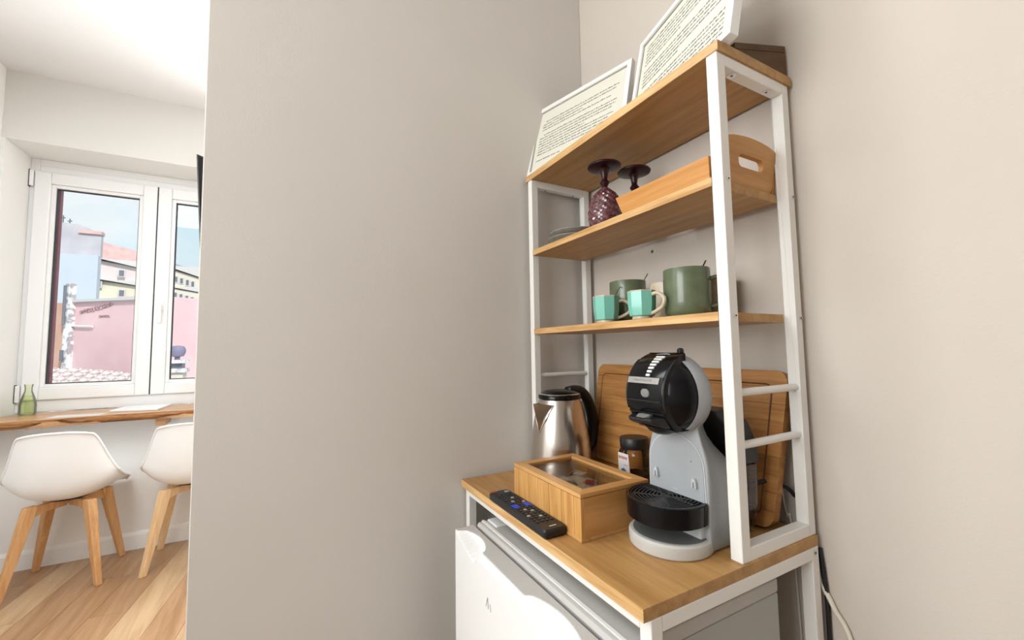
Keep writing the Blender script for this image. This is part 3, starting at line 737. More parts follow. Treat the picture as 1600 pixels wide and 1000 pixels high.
bm = BM(); tube(bm, gi, (.0016), 6, closed=True); bmesh.ops.rotate(bm, cent=(0, 0, 0), matrix=Matrix.Rotation(-lean, 3, 'X'), verts=bm.verts); bmesh.ops.translate(bm, vec=(0, .0006, .0045), verts=bm.verts)
link('juice_groove', bm, mat('groove_brown', (.12, .045, .012), .6), cb)

# ================================================================== GOBLETS (upside down)
def goblet(x, y, lab, rz):
    t = thing('wine_goblet', lab, 'glass', (x, y, Z2), rz, group='purple glass goblets upside down')
    bm = BM()
    n = 48; prof = [(.0335, .001), (.0375, .018), (.0390, .036), (.0375, .054), (.0325, .070), (.024, .083), (.013, .093), (.0075, .098)]
    P = []
    for i in range(len(prof)-1):
        for k in range(4): t_ = k/4; P.append((prof[i][0]*(1-t_)+prof[i+1][0]*t_, prof[i][1]*(1-t_)+prof[i+1][1]*t_))
    P.append(prof[-1]); rings = []
    for i, (r_, z) in enumerate(P):
        amp = .0016*min(1, (.095-z)/.02) if z < .095 else 0
        rings.append([((r_+amp*math.cos(12*(2*PI*k/n)+i*PI*.5)*1.0)*math.cos(2*PI*k/n), (r_+amp*math.cos(12*(2*PI*k/n)+i*PI*.5))*math.sin(2*PI*k/n), z) for k in range(n)])
    loft(bm, rings); link('goblet_bowl', bm, M_purplel, t, smooth=20)
    bm = BM(); lathe(bm, [(.0078, .0975), (.0062, .101), (.0098, .107), (.0112, .110), (.0088, .1135), (.0062, .117), (.0072, .124), (.0085, .132), (.011, .139), (.014, .142)], 24); link('goblet_stem', bm, M_purple, t, smooth=50)
    bm = BM(); lathe(bm, [(.013, .1415), (.028, .1435), (.0378, .146), (.0388, .1485), (.037, .151), (.028, .1535), (.004, .155)], 40); link('goblet_foot', bm, M_purple, t, smooth=50)
goblet(.273, .251, 'front dark purple glass goblet standing upside down beside the grey bowls', 0)
goblet(.283, .335, 'rear dark purple glass goblet upside down behind the wooden tray', .2)

# ================================================================== GREY BOWLS
for k in range(2):
    z = Z2+.0005+k*.0135
    t = thing('saucer', ['lower grey stoneware dish of the stack beside the goblets', 'upper grey stoneware dish of the stack beside the goblets'][k], 'dish', (.105+k*.006, .288, z), group='grey dishes on the upper shelf')
    bm = BM(); lathe(bm, [(.036, 0), (.040, .001), (.060, .010), (.0690, .018), (.0705, .0195), (.0700, .0215), (.0680, .0210), (.057, .0135), (.038, .006), (.005, .005)], 48); link('dish', bm, M_plate, t, smooth=45)

# ================================================================== SERVING TRAY
st = thing('serving_tray', 'wooden serving tray with cut-out handle on the upper shelf', 'tray', (.465, .295, Z2))
def SL(bm): bmesh.ops.translate(bm, vec=Vector((-.465, -.295, -Z2)), verts=bm.verts)
tx0, tx1, ty0, ty1 = .374, .5635, .213, .380
bm = BM(); box(bm, tx0, tx1, ty0, ty1, Z2+.0005, Z2+.007); SL(bm); link('tray_base', bm, M_tray, st)
for sgn, yb_ in ((-1, ty0), (1, ty1)):
    bm = BM(); th = .007*sgn
    a = [(tx0-.001, yb_, Z2+.0005), (tx0-.001, yb_+th, Z2+.0005), (tx0-.013, yb_+th+sgn*.006, Z2+.036), (tx0-.013, yb_+sgn*.006, Z2+.036)]
    b = [(tx1+.009, yb_, Z2+.0005), (tx1+.009, yb_+th, Z2+.0005), (tx1+.0125, yb_+th+sgn*.006, Z2+.036), (tx1+.0125, yb_+sgn*.006, Z2+.036)]
    hull8(bm, a, b); SL(bm); link('tray_side', bm, M_tray, st, bevel=.001)
# handle end: plate with slot, flaring outwards
def handle_end(x0, fl_, m, hs=1.0):
    bm = BM(); n = 26; outerp = []; cyy = (ty0+ty1)/2
    zb, zc, zt = .0005, .062*hs, .0885*hs; wb, wt = (ty1-ty0)/2+.001, (ty1-ty0)/2+.008; cyy = .315; wt = .0862
    outerp = [(ty0+.008, zb), (ty1-.006, zb), (cyy+wt, zc)]+[(cyy+wt*math.cos(PI*k/n), zc+(zt-zc)*math.sin(PI*k/n)**.8) for k in range(1, n)]+[(cyy-wt, zc)]
    hole = []; hw_, hz0, hz1 = .036, .035, .057
    for cx, a in ((cyy+hw_-.010, -PI/2), (cyy-hw_+.010, PI/2)):
        for k in range(9): t_ = a+k*PI/8; hole.append((cx+.010*math.cos(t_), (hz0+hz1)/2+.011*math.sin(t_)))
    vs_ = []
    f3 = lambda p, dx: (x0+dx+fl_*p[1], p[0], Z2+p[1])
    for dx in (0, .009):
        vo = [bm.verts.new(f3(p, dx)) for p in outerp]; vh = [bm.verts.new(f3(p, dx)) for p in hole] if hs == 1.0 else []
        ed = [bm.edges.new((vo[i], vo[(i+1) % len(vo)])) for i in range(len(vo))]
        if vh: ed += [bm.edges.new((vh[i], vh[(i+1) % len(vh)])) for i in range(len(vh))]
        bmesh.ops.triangle_fill(bm, use_beauty=True, use_dissolve=False, edges=ed); vs_.append((vo, vh))
    for idx in (0, 1):
        A, B_ = vs_[0][idx], vs_[1][idx]
        for i in range(len(A)): bm.faces.new((A[i], A[(i+1) % len(A)], B_[(i+1) % len(A)], B_[i]))
    SL(bm); return link('tray_handle', bm, m, st)
handle_end(tx1, .09, M_trayend)
bm = BM(); box(bm, tx0, tx0+.007, ty0, ty1, Z2+.007, Z2+.022); SL(bm); link('tray_end', bm, M_trayend, st)

# ================================================================== MUGS
def handle_arc(bm, r0, z0, z1, reach, ra, rb, n=7):
    pts = spline([(r0-.002, 0, z1), (r0+reach*.45, 0, z1+.002), (r0+reach*.95, 0, z1-(z1-z0)*.25), (r0+reach*.85, 0, z0+(z1-z0)*.35), (r0+reach*.4, 0, z0+.004), (r0-.003, 0, z0-.001)], n)
    tube(bm, pts, (ra, rb), 10)
def teal(x, y, lab, rz, sc=1):
    t = thing('espresso_cup', lab, 'cup', (x, y, Z3), rz, group='small teal espresso cups')
    fx = lambda a, z: (1/max(abs(math.cos((a % (PI/4))-PI/8)), .01))*.96
    bm = BM(); lathe(bm, [(.0215*sc, .007), (.0235*sc, .0085), (.0262*sc, .030), (.0268*sc, .0585*sc), (.0250*sc, .0585*sc), (.024*sc, .030), (.020*sc, .012)], 32, fx=lambda a, z: 1/math.cos(((a+PI/8) % (PI/4))-PI/8)); link('cup_body', bm, M_teal, t, smooth=20, rot=(0, 0, .25))
    bm = BM(); lathe(bm, [(.0268*sc, .0585*sc), (.0272*sc, .0597*sc), (.0268*sc, .061*sc), (.0255*sc, .061*sc), (.0248*sc, .0585*sc)], 32, capb=False, capt=False, fx=lambda a, z: 1/math.cos(((a+PI/8) % (PI/4))-PI/8)); link('rim', bm, M_cream, t, smooth=30, rot=(0, 0, .25))
    bm = BM(); lathe(bm, [(.019*sc, .0004), (.0205*sc, .002), (.0200*sc, .0072)], 24); link('cup_foot', bm, M_cream, t, smooth=30)
    bm = BM(); handle_arc(bm, .0255*sc, .012, .048, .029, .0044, .0038); link('cup_handle', bm, M_cream, t, smooth='all', label='cream handle')
teal(.277, .240, 'small teal espresso cup farther left on the lower shelf', math.radians(50))
teal(.391, .233, 'small teal espresso cup between the two green mugs', math.radians(6), .95)
def mug(x, y, lab, rz, h, r_, m, cat='mug', grp='sage green mugs', deco=0, hd=True):
    t = thing('mug' if hd else 'cup', lab, cat, (x, y, Z3), rz, group=grp)
    bm = BM(); lathe(bm, [(r_*.78, .0004), (r_*.86, .002), (r_*.95, .012), (r_*.99, .03), (r_, h*.6), (r_*.985, h-.002), (r_*.97, h), (r_*.94, h-.001), (r_*.93, h*.6), (r_*.9, .012), (r_*.5, .008)], 44); b = link('mug_body', bm, m, t, smooth=45)
    bm = BM() if hd else None
    if hd: handle_arc(bm, r_*.98, h*.22, h*.78, .034, .0058, .0042); link('mug_handle', bm, m, t, smooth='all')
    if deco:   # raised leaf lines on the side facing the room
        bm = BM()
        for a0_, z0_, a1_, z1_ in ((-1.95, .030, -1.35, .075), (-1.35, .075, -1.05, .082), (-1.95, .030, -1.60, .035), (-1.6, .035, -1.2, .062)):
            P = []
            for k in range(9): q = k/8; a = a0_+(a1_-a0_)*q; z = z0_+(z1_-z0_)*q+.006*math.sin(PI*q); P.append(((r_+.0002)*math.cos(a), (r_+.0002)*math.sin(a), z))
            tube(bm, P, .0011, 6)
        link('raised_leaf_line', bm, m, t, smooth='all', rot=(0, 0, -rz))
    return t
mug(.262, .322, 'sage green mug with a raised leaf line behind the left teal cup', math.radians(75), .101, .0425, M_green, deco=1)
mug(.453, .290, 'big sage green mug nearest the near post on the lower shelf', math.radians(35), .0945, .0432, M_green)
mug(.357, .345, 'cream stoneware cup half hidden behind the right teal cup', 0, .085, .036, M_cream, cat='cup', grp='cream cups on the lower shelf', hd=False)
mug(.464, .376, 'cream stoneware cup behind the handle of the big green mug', 0, .085, .028, M_cream, cat='cup', grp='cream cups on the lower shelf', hd=False)
for p, q, lab, r_ in (((.250, .312, Z3+.013), (.300, .350, Z3+.117), 'thin dark teaspoon standing in the leaf-lined green mug', .0011), ((.442, .280, Z3+.013), (.478, .316, Z3+.110), 'dark teaspoon standing in the big green mug', .0048)):
    bm = BM(); P = [Vector(p).lerp(Vector(q), k/8) for k in range(9)]
    tube(bm, P, [(r_*(.7+.5*k/8), max(.0010, r_*.3)) for k in range(9)], 8); tube(bm, [P[0]+Vector((0, 0, .0)), P[0].lerp(P[1], .6), P[0].lerp(P[1], 1.2)], [(.004, .001), (.006, .0015), (.002, .001)], 8)
    tag(link('teaspoon', bm, mat('dark_steel', (.08, .065, .05), .3, .8), None, smooth='all'), lab, 'spoon', 'teaspoons in the green mugs')

# ================================================================== FRAMED TEXTS on the top board
ZT = Z0+H+.0174
def pframe(name_lab, bl, yaw_, ln, w_, h_, seed, layout, title=True):
    t = thing('picture_frame', name_lab, 'picture frame', (bl[0], bl[1], ZT+.0004), yaw_, group='framed house texts on the top board')
    rnd = random.Random(seed); Rm = Matrix.Rotation(-ln, 3, 'X')
    def P(name, bm, m, par=t, **k):
        bmesh.ops.rotate(bm, cent=(0, 0, 0), matrix=Rm, verts=bm.verts); bmesh.ops.translate(bm, vec=(0, 0, .017*math.sin(ln)), verts=bm.verts); return link(name, bm, m, par, **k)
    b = .0125
    for q in ([(0, 0), (w_, 0), (w_-b, b), (b, b)], [(w_, 0), (w_, h_), (w_-b, h_-b), (w_-b, b)], [(w_, h_), (0, h_), (b, h_-b), (w_-b, h_-b)], [(0, h_), (0, 0), (b, b), (b, h_-b)]):
        bm = BM(); prism(bm, q, 'y', 0, .017); P('frame_rail', bm, M_frame, bevel=.001)
    bm = BM(); prism(bm, [(b, b), (w_-b, b), (w_-b, h_-b), (b, h_-b)], 'y', .0062, .0075); sh = P('printed_sheet', bm, M_paper)
    bm = BM()
    for q in ((b-.0003, b+.0014, b, h_-b), (w_-b-.0014, w_-b+.0003, b, h_-b), (b, w_-b, h_-b-.0014, h_-b+.0003)): prism(bm, [(q[0], q[2]), (q[1], q[2]), (q[1], q[3]), (q[0], q[3])], 'y', .0045, .0062)
    P('inner_lip', bm, M_framed)
    bm = BM()
    for zt, lh, xa, xb, cw in layout:
        x = b+(w_-2*b)*xa; xe = b+(w_-2*b)*xb
        while x < xe:
            nl = rnd.randint(2, 9)
            for _ in range(nl):
                if x > xe: break
                hgt = lh*rnd.choice((.5, .55, .6, .95)); z = b+(h_-2*b)*zt; ww = cw*rnd.uniform(.55, .8)
                prism(bm, [(x, z), (x+ww, z), (x+ww, z+hgt), (x, z+hgt)], 'y', .0058, .0062); x += cw
            x += cw*.9
    P('printed_text', bm, M_ink, sh, kind='stuff')
    return t
lay1 = [(.80, .0042, .10, .93, .0021), (.755, .0042, .07, .90, .0021), (.71, .0042, .07, .55, .0021), (.665, .0042, .07, .86, .0021),
        (.575, .0042, .10, .92, .0021), (.53, .0042, .05, .91, .0021), (.485, .0042, .05, .88, .0021), (.44, .0042, .05, .60, .0021), (.395, .0042, .05, .90, .0021), (.35, .0042, .05, .86, .0021), (.305, .0042, .05, .88, .0021), (.26, .0042, .05, .7, .0021), (.16, .0056, .05, .35, .0030)]
lay2 = [(.90-.047*i, .0042, .06, .95 if i not in (5, 11) else .5, .0021) for i in range(19) if i not in (6, 12)]
pframe('framed text sheet at the far left end of the top board', (-.015, .209), .257, .253, .321, .227, 1, lay1)
pframe('framed text sheet at the near right end of the top board', (.318, .282), -.230, .200, .305, .218, 2, lay2)
# dark wooden box behind the frames
db = thing('wooden_box', 'dark brown wooden box on the top board against the wall', 'box', (.5, .36, ZT))
bm = BM(); P = [(.300, .352), (.557, .318), (.594, .4125), (.33, .4125)]; prism(bm, P, 'z', ZT+.0004, ZT+.052); bmesh.ops.translate(bm, vec=Vector((-.5, -.36, -ZT)), verts=bm.verts); link('box_body', bm, M_darkwood, db, bevel=.001)
bm = BM(); prism(bm, P, 'z', ZT+.0524, ZT+.0650); bmesh.ops.translate(bm, vec=Vector((-.5, -.36, -ZT)), verts=bm.verts); link('box_lid', bm, M_darkwood, db, bevel=.001)

# cables by the back wall
bm = BM(); tube(bm, spline([(.590, .4145, .85), (.594, .4145, .82), (.612, .4145, .786), (.640, .4145, .71), (.66, .4145, .4), (.62, .4145, .25)], 8), .0040, 8)
tag(link('cable', bm, M_cordw, None, smooth='all'), 'white cable running down the wall right of the rack leg', 'cable')
bm = BM(); tube(bm, spline([(.5965, .4150, .875), (.6005, .4150, .83), (.6030, .4150, .76), (.600, .4150, .5), (.60, .4145, .25)], 8), .0038, 8)
tag(link('cable', bm, M_blacks, None, smooth='all'), 'black cable hanging straight down behind the rack leg', 'cable')
bm = BM(); tube(bm, spline([(.538, .417, .958), (.541, .416, .935), (.546, .4165, .910), (.552, .4165, .89), (.56, .4165, .6)], 8), .002, 8)
tag(link('cable', bm, M_cordw, None, smooth='all'), 'thin white cable behind the chopping board on the worktop', 'cable')

# ================================================================== DESK ROOM
dk = thing('wall_desk', 'live-edge wooden desk shelf fixed under the window', 'desk', (-2.55, -1.2, .861))
def DL(bm): bmesh.ops.translate(bm, vec=Vector((2.55, 1.2, -.861)), verts=bm.verts)
n = 44; ys = [YL+.001+(YB-.002-YL)*i/n for i in range(n+1)]; rnd = random.Random(11)
def front(y, k): return -2.350-.030*math.sin((y+1.9)*2.2)+.010*math.sin(y*11+k)+.005*math.sin(y*31+k*2)
zt, zb = .861, .818
bm = BM(); A = [[(-2.80, y, zt), (front(y, 0)-.004, y, zt), (front(y, 0)-.004, y, zb), (-2.80, y, zb)] for y in ys]
# the part inside the recess only reaches the recess; outside it stops at the wall
A = [[((-2.812 if NY0+.004 < y < NY1-.004 else XW+.001), p[1], p[2]) if p[0] == -2.80 else p for p in ring] for ring, y in zip(A, ys)]
loft(bm, A); DL(bm); link('desk_top', bm, M_desk, dk)
bm = BM(); A = []
for y in ys:
    f0, f1, f2 = front(y, 0), front(y, 1)+.006*math.sin(y*17), front(y, 2)-.012
    A.append([(f0-.004, y, zt-.0005), (f0+.002, y, zt-.003), (f1+.010, y, zt-.020+.004*math.sin(y*23)), (f2+.004, y, zb+.004), (f0-.012, y, zb)])
loft(bm, A); DL(bm); link('live_edge', bm, M_bark, dk, smooth=60)
for y in (-1.710, -1.068, -.4):
    bm = BM(); box(bm, XW+.001, XW+.05 if y < -1.5 else -2.40, y-.026 if y > -1.5 else y-.012, y+.026 if y > -1.5 else y+.012, .775 if y > -1.5 else .79, .8175); DL(bm)
    link('bracket', bm, M_desk if y > -1.5 else M_white, dk, bevel=.002)
# bottle
bt = thing('bottle', 'pale green glass carafe at the left end of the desk', 'bottle', (-2.700, -1.770, .8615))
bm = BM(); lathe(bm, [(.030, .0005), (.0375, .004), (.0385, .012), (.0385, .060), (.035, .085), (.026, .118), (.0175, .143), (.0165, .165), (.021, .186), (.0195, .186), (.0150, .165), (.016, .143), (.0245, .116), (.0335, .084), (.0365, .060), (.0365, .010)], 36, capt=False); link('bottle_glass', bm, M_bottle, bt, smooth=50)
bm = BM(); lathe(bm, [(.035, .007), (.0355, .058), (.032, .082), (.0235, .114), (.022, .116)], 30); link('bottle_water', bm, clear('green_water', (.94, .975, .76), .05), bt, smooth=50)
# folder and sheet on the desk
bm = BM(); q = [(-2.56, -1.355), (-2.480, -1.105), (-2.775, -1.085), (-2.80, -1.330)]; prism(bm, q, 'z', .8616, .872)
tag(link('laptop', bm, M_pvc, None, bevel=.003), 'closed white laptop lying on the desk', 'laptop')
bpy.data.objects['laptop'].name = 'folder'; bpy.data.objects['folder']['label'] = 'flat white folder lying on the desk behind the chairs'; bpy.data.objects['folder']['category'] = 'folder'
bm = BM(); q = [(-2.43, -1.60), (-2.41, -1.36), (-2.52, -1.345), (-2.54, -1.585)]; prism(bm, q, 'z', .8613, .8622)
tag(link('paper_sheet', bm, M_label, None), 'loose white paper sheet near the front edge of the desk', 'paper')

# chairs
def chair(x, y, rz, lab, ml):
    t = thing('shell_chair', lab, 'chair', (x, y, 0), rz, group='white shell chairs at the desk')
    # local: +x is the front of the seat
    prof = [(.235, .445), (.215, .462), (.13, .458), (.02, .447), (-.07, .447), (-.14, .465), (-.185, .51), (-.208, .58), (-.222, .66), (-.232, .74), (-.240, .800), (-.246, .822)]
    hw_ = [.185, .205, .225, .235, .240, .238, .228, .212, .192, .172, .152, .140]
    lift = [.0, .010, .035, .075, .105, .115, .090, .055, .028, .010, -.004, -.016]   # side edges rise (arms)
    wrap = [0, 0, 0, 0, .01, .035, .065, .075, .066, .050, .034, .026]     # side edges wrap forward
    nu = 14; R = []
    Pp = spline([(a, 0, b) for a, b in prof], 2); q = lambda L_, i: (L_[min(i//2, len(L_)-1)]+L_[min((i+1)//2, len(L_)-1)])/2
    bm = BM()
    for i, p in enumerate(Pp):
        row = []
        for j in range(nu+1):
            u = j/nu*2-1; e = abs(u)**2.6
            row.append(bm.verts.new((p.x+q(wrap, i)*e, q(hw_, i)*u*(1-.04*(e)), p.z+q(lift, i)*e)))
        R.append(row)
    for A, B_ in zip(R, R[1:]):
        for j in range(nu): bm.faces.new((A[j], A[j+1], B_[j+1], B_[j]))
    o = link('shell', bm, M_shell, t, smooth='all'); m1 = o.modifiers.new('solid', 'SOLIDIFY'); m1.thickness = .007; m1.offset = 0; m2 = o.modifiers.new('sub', 'SUBSURF'); m2.levels = 2; m2.render_levels = 2
    bm = BM(); edge = [v for v in ()]
    E_ = []
    for i, p in enumerate(Pp): E_.append((p.x+q(wrap, i), -q(hw_, i)*.96, p.z+q(lift, i)))
    top = []
    for j in range(1, nu): u = j/nu*2-1; e = abs(u)**2.6; i = len(Pp)-1; top.append((Pp[i].x+q(wrap, i)*e, q(hw_, i)*u*(1-.04*e), Pp[i].z+q(lift, i)*e))
    E2 = [(a, -b, c_) for a, b, c_ in E_[::-1]]
    tube(bm, E_+top+E2, .0065, 8); link('rolled_edge', bm, M_shell, t, smooth='all')
    bm = BM(); hc_ = .055
    lathe(bm, [(.08, .437), (.085, .443)], 24); link('seat_plate', bm, M_blacks, t)
    for sx in (-1, 1):
        for sy in (-1, 1):
            bm = BM()
            a = Vector((sx*.118, sy*.118, .438)); b = Vector((sx*.188, sy*.188, 0)); d = Vector((sx, sy, 0)).normalized(); n_ = Vector((-d.y, d.x, 0))
            A = []
            for q_, w1, w2 in ((0, .030, .021), (.15, .030, .021), (1, .018, .013)):
                p = a.lerp(b, q_); A.append([tuple(p-d*w1-n_*w2), tuple(p+d*w1*.6-n_*w2), tuple(p+d*w1*.6+n_*w2), tuple(p-d*w1+n_*w2)])
            loft(bm, A); link('leg', bm, ml, t, bevel=.004)
            bm = BM(); c0 = Vector((sx*.012, sy*.012, 0))
            A = []
            for p, z0_, z1_ in ((c0, .398, .436), (a*.6, .396, .436), (a*1.0, .375, .430)):
                p = Vector((p.x, p.y, 0)); A.append([tuple(p-n_*.013+Vector((0, 0, z0_))), tuple(p+n_*.013+Vector((0, 0, z0_))), tuple(p+n_*.013+Vector((0, 0, z1_))), tuple(p-n_*.013+Vector((0, 0, z1_)))])
            loft(bm, A); link('crossbar', bm, ml, t, bevel=.002)
    return t
chair(-2.284, -1.425, PI, 'white moulded chair with orange-brown wooden legs, nearer the side wall', M_leg)
chair(-2.262, -.868, PI, 'white moulded chair with pale wooden legs partly hidden by the wall edge', M_legp)

# television on the back of the partition
tv = thing('television', 'black flat television seen edge-on past the end of the partition wall', 'television', (-.245, -.283, 1.55))
bm = BM(); P = [(-.297, -.145), (.30, -.145), (.30, .165), (-.283, .165), (-.301, .172)]
A = [(p[0]+.025*(-(p[1]))*0, p[1]) for p in P]; prism(bm, A, 'x', -.016, .010); bmesh.ops.rotate(bm, cent=(0, 0, 0), matrix=Matrix.Rotation(math.radians(2.6), 3, 'X'), verts=bm.verts); link('tv_case', bm, M_blacks, tv, bevel=.003)
boxo('screen', (-.018, -.0165, -.28, .285, -.130, .155), M_screen, tv)
boxo('wall_bracket', (.0105, .134, -.05, .05, -.06, .06), M_blacks, tv)

# ================================================================== OUTDOORS
# red-brown shutter outside the left jamb
sh = thing('shutter', 'red-brown folded shutter outside the left edge of the window', 'shutter', (-3.05, -1.80, 1.7))
bm = BM(); prism(bm, [(.060, -.30), (.099, -.30), (.099, .032), (.060, .032)], 'z', -.85, .80); link('shutter_leaf', bm, M_shutter, sh, bevel=.003)
# pink house: its corner turned towards us
ph = thing('pink_house', 'pink rendered house with scribbled graffiti opposite the window', 'building', (-12, -3.2, 0))
def PL(bm): bmesh.ops.translate(bm, vec=Vector((12, 3.2, 0)), verts=bm.verts)
kz = (-11.6, -3.22)        # corner
lf = (-13.0, -5.02); rg = (-12.9, -1.4)
def facade(bm, a, b, zb, za, zb2, th=.3):
    a, b = Vector(a), Vector(b); d = (b-a).normalized(); n_ = Vector((-d.y, d.x))*th
    if n_.x > 0: n_ = -n_
    hull8(bm, [(a.x, a.y, zb), (b.x, b.y, zb), (b.x, b.y, zb2), (a.x, a.y, za)], [(a.x+n_.x, a.y+n_.y, zb), (b.x+n_.x, b.y+n_.y, zb), (b.x+n_.x, b.y+n_.y, zb2), (a.x+n_.x, a.y+n_.y, za)])
bm = BM(); facade(bm, lf, kz, -4, 2.52, 2.62); PL(bm); w1_ = link('wall', bm, M_pink, ph)
bm = BM(); facade(bm, kz, rg, -4, 2.62, 2.62); PL(bm); link('wall', bm, M_pink, ph)
d_l = (Vector(kz)-Vector(lf)).normalized()
def onl(t, z, off=.02): p = Vector(lf)+d_l*t; nn = Vector((d_l.y, -d_l.x)); nn = nn if nn.x > 0 else -nn; return (p.x+nn.x*off, p.y+nn.y*off, z)
Lf = (Vector(kz)-Vector(lf)).length
bm = BM(); 
for t0, t1, m_ in ((.0, .17, 0),): pass
def panel(bm, t0, t1, z0, z1, o0=.0, o1=.03): hull8(bm, [onl(t0, z0, o0), onl(t1, z0, o0), onl(t1, z1, o0), onl(t0, z1, o0)], [onl(t0, z0, o1), onl(t1, z0, o1), onl(t1, z1, o1), onl(t0, z1, o1)])
panel(bm, -.35, .02, -2, 2.50); PL(bm); link('salmon_strip', bm, M_pink2, ph)
bm = BM(); panel(bm, .02, .20, .75, 2.95, 0, .10); PL(bm); link('flaking_pillar', bm, M_lime, ph)
bm = BM(); tube(bm, [onl(.07, 1.95, .14), onl(.07, 2.9, .14)], .03, 8); tube(bm, [onl(.07, 1.1, .14), onl(.07, 1.35, .14)], .035, 8); PL(bm); link('dark_pipe', bm, M_winpane, ph)
bm = BM(); tube(bm, [onl(.21, 1.93, .05), onl(.80, 1.90, .05)], .022, 8); PL(bm); link('white_pipe', bm, M_pvc, ph)
bm = BM(); panel(bm, .20, Lf+.02, 2.50, 2.56, 0, .08)
PL(bm); link('coping', bm, M_trimw, ph)
bm = BM(); rnd = random.Random(4)
for k in range(13):
    t0 = .40+k*.070; zc = 2.26+.012*k; P = [onl(t0+.045*math.cos(j*1.1+k)+.02*math.sin(j*2.3), zc+.060*math.sin(j*1.3+k*1.7)*(.6+.5*rnd.random()), .012) for j in range(6)]; tube(bm, P, .0065, 5)
for k in range(5):
    t0 = .95+k*.06; P = [onl(t0+.03*math.cos(j*.9), 2.14+.025*math.sin(j*.9+k), .012) for j in range(7)]; tube(bm, P, .006, 5)
PL(bm); link('graffiti', bm, mat('graffiti_paint', (.36, .20, .22), .9), ph, label='dark scribbled graffiti')
# tiled roof below the window: individual ridges of tiles
rf = thing('tiled_roof', 'weathered clay tile roof in front of the pink house', 'roof', (-10.8, -3.6, .55))
tm = None
for r in range(7):
    for c_ in range(15):
        y = -5.0+c_*.17-.02*r; x = -11.45+r*.24; z = .90-.30*max(0, (c_*.17-.7))/2-r*.070+.02*rnd.random()
        if tm is None:
            b2 = BM(); ring0 = []; 
            A = []
            for q_, rr_ in ((0, .085), (.30, .095)):
                A.append([(q_, rr_*math.cos(PI*k/6), rr_*.6*math.sin(PI*k/6)) for k in range(7)]+[(q_, -.6*rr_, -.02), (q_, .6*rr_, -.02)])
            loft(b2, A); tm = bpy.data.meshes.new('roof_tile'); b2.to_mesh(tm); b2.free(); tm.materials.append(M_tile)
        o = bpy.data.objects.new('roof_tile', tm); col.objects.link(o); o.parent = rf; o.location = (x+10.8, y+3.6, z-.55); o.rotation_euler = (0, .25, rnd.uniform(-.05, .05))
bm = BM(); A = [(-11.6, -5.4, .80), (-9.6, -5.4, .25), (-9.6, -2.2, .02), (-11.6, -2.2, .50)]; hull8(bm, A, [(p[0], p[1], -4) for p in A]); bmesh.ops.translate(bm, vec=Vector((10.8, 3.6, -.55)), verts=bm.verts); link('roof_bed', bm, M_tile, rf)
# chimney seen in the right pane
ch = thing('chimney', 'cream chimney with a round dark cowl on the roof opposite', 'chimney', (-6, -1.64, .3))
boxo('chimney_shaft', (-.12, .12, -.075, .085, -2, .68), mat('cream_render', (.62, .54, .45), .9, c2=(.72, .66, .58), nscale=6), ch)
boxo('chimney_cap', (-.16, .16, -.10, .11, .68, .73), M_lime, ch)
boxo('chimney_slab', (-.16, .16, -.10, .11, .80, .84), M_lime, ch)
boxo('chimney_post', (-.10, .10, -.06, .07, .73, .80), M_winpane, ch)
bm = BM(); lathe(bm, [(.03, .84), (.03, .88), (.07, .89), (.09, .94), (.09, .98), (.07, 1.02), (.02, 1.03)], 20); link('cowl', bm, mat('cowl_grey', (.22, .20, .30), .6), ch, smooth=True)
nb = thing('tiled_roof', 'small grey tiled roof right of the chimney', 'roof', (-6.6, -1.2, .3))
for r in range(5):
    bm = BM(); box(bm, -.3+r*.14, -.3+r*.14+.16, -.33, .5, .62-r*.05, .66-r*.05); link('tile_course', bm, mat('grey_tile', (.36, .36, .46), .8, c2=(.7, .68, .72), nscale=9), nb)
boxo('roof_wall', (-.3, .45, -.33, .5, -4, .44), M_lime, nb)
# blue-grey building
b1 = thing('apartment_building', 'windowless blue-grey building left behind the pink house', 'building', (-20, -7, 0))
boxo('wall', (0, .3, -1.6, .47, -4, 4.9), M_bluegrey, b1)
boxo('upper_storey', (-.1, .1, -1.6, .47, 4.9, 5.75), M_palegrey, b1)
bm = BM(); prism(bm, [(-1.6, 5.75), (.47, 5.75), (.40, 5.82), (-.15, 6.05), (-1.6, 6.10)], 'x', -.1, .1); link('gable', bm, M_palegrey, b1)
boxo('roof', (-.14, .18, -.14, .50, 5.72, 5.84), M_roof, b1)
for k, y in enumerate((-.80, -.62, -.44)): 
    bm = BM(); tube(bm, [(0, y, 6.0), (0, y, 6.45-.1*k)], .02, 6); tube(bm, [(0, y-.06, 6.35-.1*k), (0, y+.06, 6.37-.1*k)], .02, 6); link('aerial', bm, M_winpane, b1)
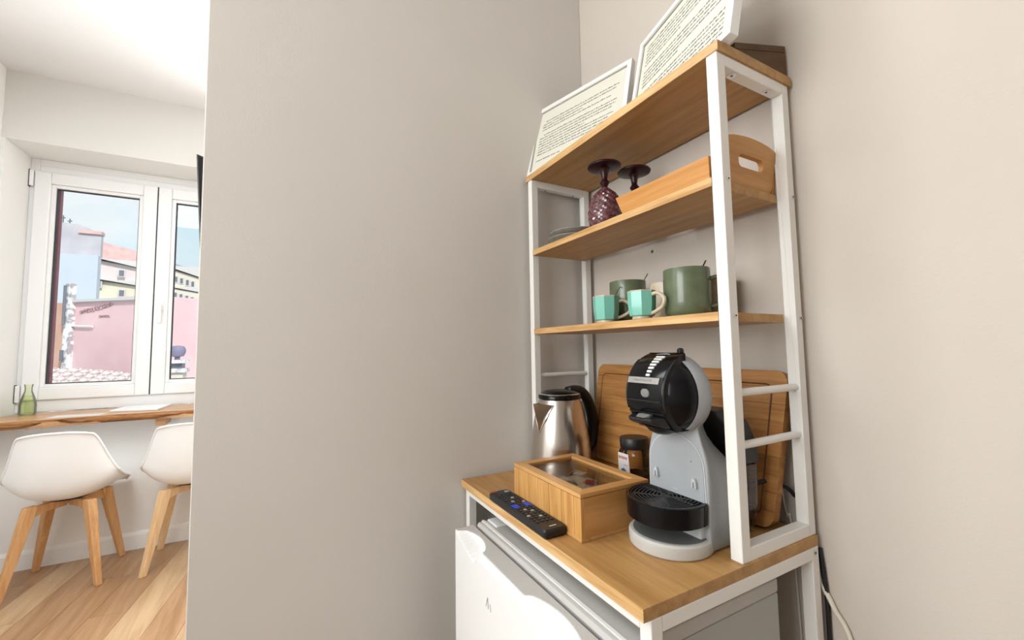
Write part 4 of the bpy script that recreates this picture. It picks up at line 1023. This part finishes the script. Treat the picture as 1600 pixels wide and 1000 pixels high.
# apartment block with balconies
b2_ = thing('apartment_building', 'pale yellow and pink apartment block with pink roof and balconies', 'building', (-35, -10, 0))
def AP(name, d, m, par=b2_): return boxo(name, d, m, par)
def quadwall(name, y0, y1, z0, za, zb, x, th, m, par):
    bm = BM(); hull8(bm, [(x, y0, z0), (x, y1, z0), (x, y1, zb), (x, y0, za)], [(x-th, y0, z0), (x-th, y1, z0), (x-th, y1, zb), (x-th, y0, za)]); return link(name, bm, m, par)
quadwall('wall', -1.3, 1.6, -4, 7.5, 6.75, 0, 2, M_palepink, b2_)
quadwall('roof', -1.6, 1.65, 7.4, 8.75, 7.95, -.4, 2, M_roof, b2_)
quadwall('eave', -1.5, 1.65, 7.38, 7.52, 6.80, .25, .7, M_trimw, b2_)
for z0_, xo in ((5.6, .15), (4.2, .3)):
    quadwall('balcony_band', -1.3, 1.6, z0_-1.0, z0_+.45, z0_-.05, xo, .3, M_yellow, b2_)
    quadwall('balcony_slab', -1.5, 1.65, z0_+.44, z0_+.54, z0_+.04, xo+.25, .5, M_trimw, b2_)
for y, z in ((.2, 6.5), (-.9, 5.75), (.25, 5.2), (.1, 4.35), (.9, 4.0), (-.9, 4.4)):
    w_ = AP('window', (.28, .36, y-.18, y+.18, z-.25, z+.25), M_trimw); boxo('pane', (.36, .38, y-.12, y+.12, z-.19, z+.19), M_winpane, w_)
b3 = thing('apartment_building', 'cream apartment building with dark windows seen in the right pane', 'building', (-30, -5.7, 0))
quadwall('wall', -1.2, 3.0, -4, 6.45, 4.95, 0, 2, mat('cream_facade', (.70, .64, .55), .9), b3)
quadwall('cornice', -1.3, 3.0, 6.42, 6.52, 5.02, .1, .4, M_trimw, b3); quadwall('cornice', -1.3, 3.0, 5.20, 5.27, 4.50, .06, .3, M_trimw, b3)
for z in (5.50, 4.55):
    for y in (-.42, -.16, .12, .38, .9):
        zc = z-.30*y
        w_ = boxo('window', (0, .04, y-.10, y+.10, zc-.20, zc+.20), M_trimw, b3); boxo('pane', (.04, .06, y-.06, y+.06, zc-.15, zc+.15), M_winpane, w_)
# hill
bm = BM(); n = 40; A = []
for i in range(n+1):
    y = -14+40*i/n; h = 14+7.5*math.exp(-((y+14.6+0)/4.0)**2)+.5*math.sin(i*1.3)
    h = max(9, 18.0-.55*max(0, (y-6)+19)-.06*abs(y+13))+.25*math.sin(i*2.1)
    A.append([(-90, y-6, -4), (-90, y-6, h), (-110, y-6, h*.9), (-110, y-6, -4)])
loft(bm, A); o = link('hill', bm, M_hill, None, kind='structure'); o['label'] = 'distant purple hill'
S(boxo('ground', (-130, -3.3, -60, 60, -4.3, -4), M_ground))
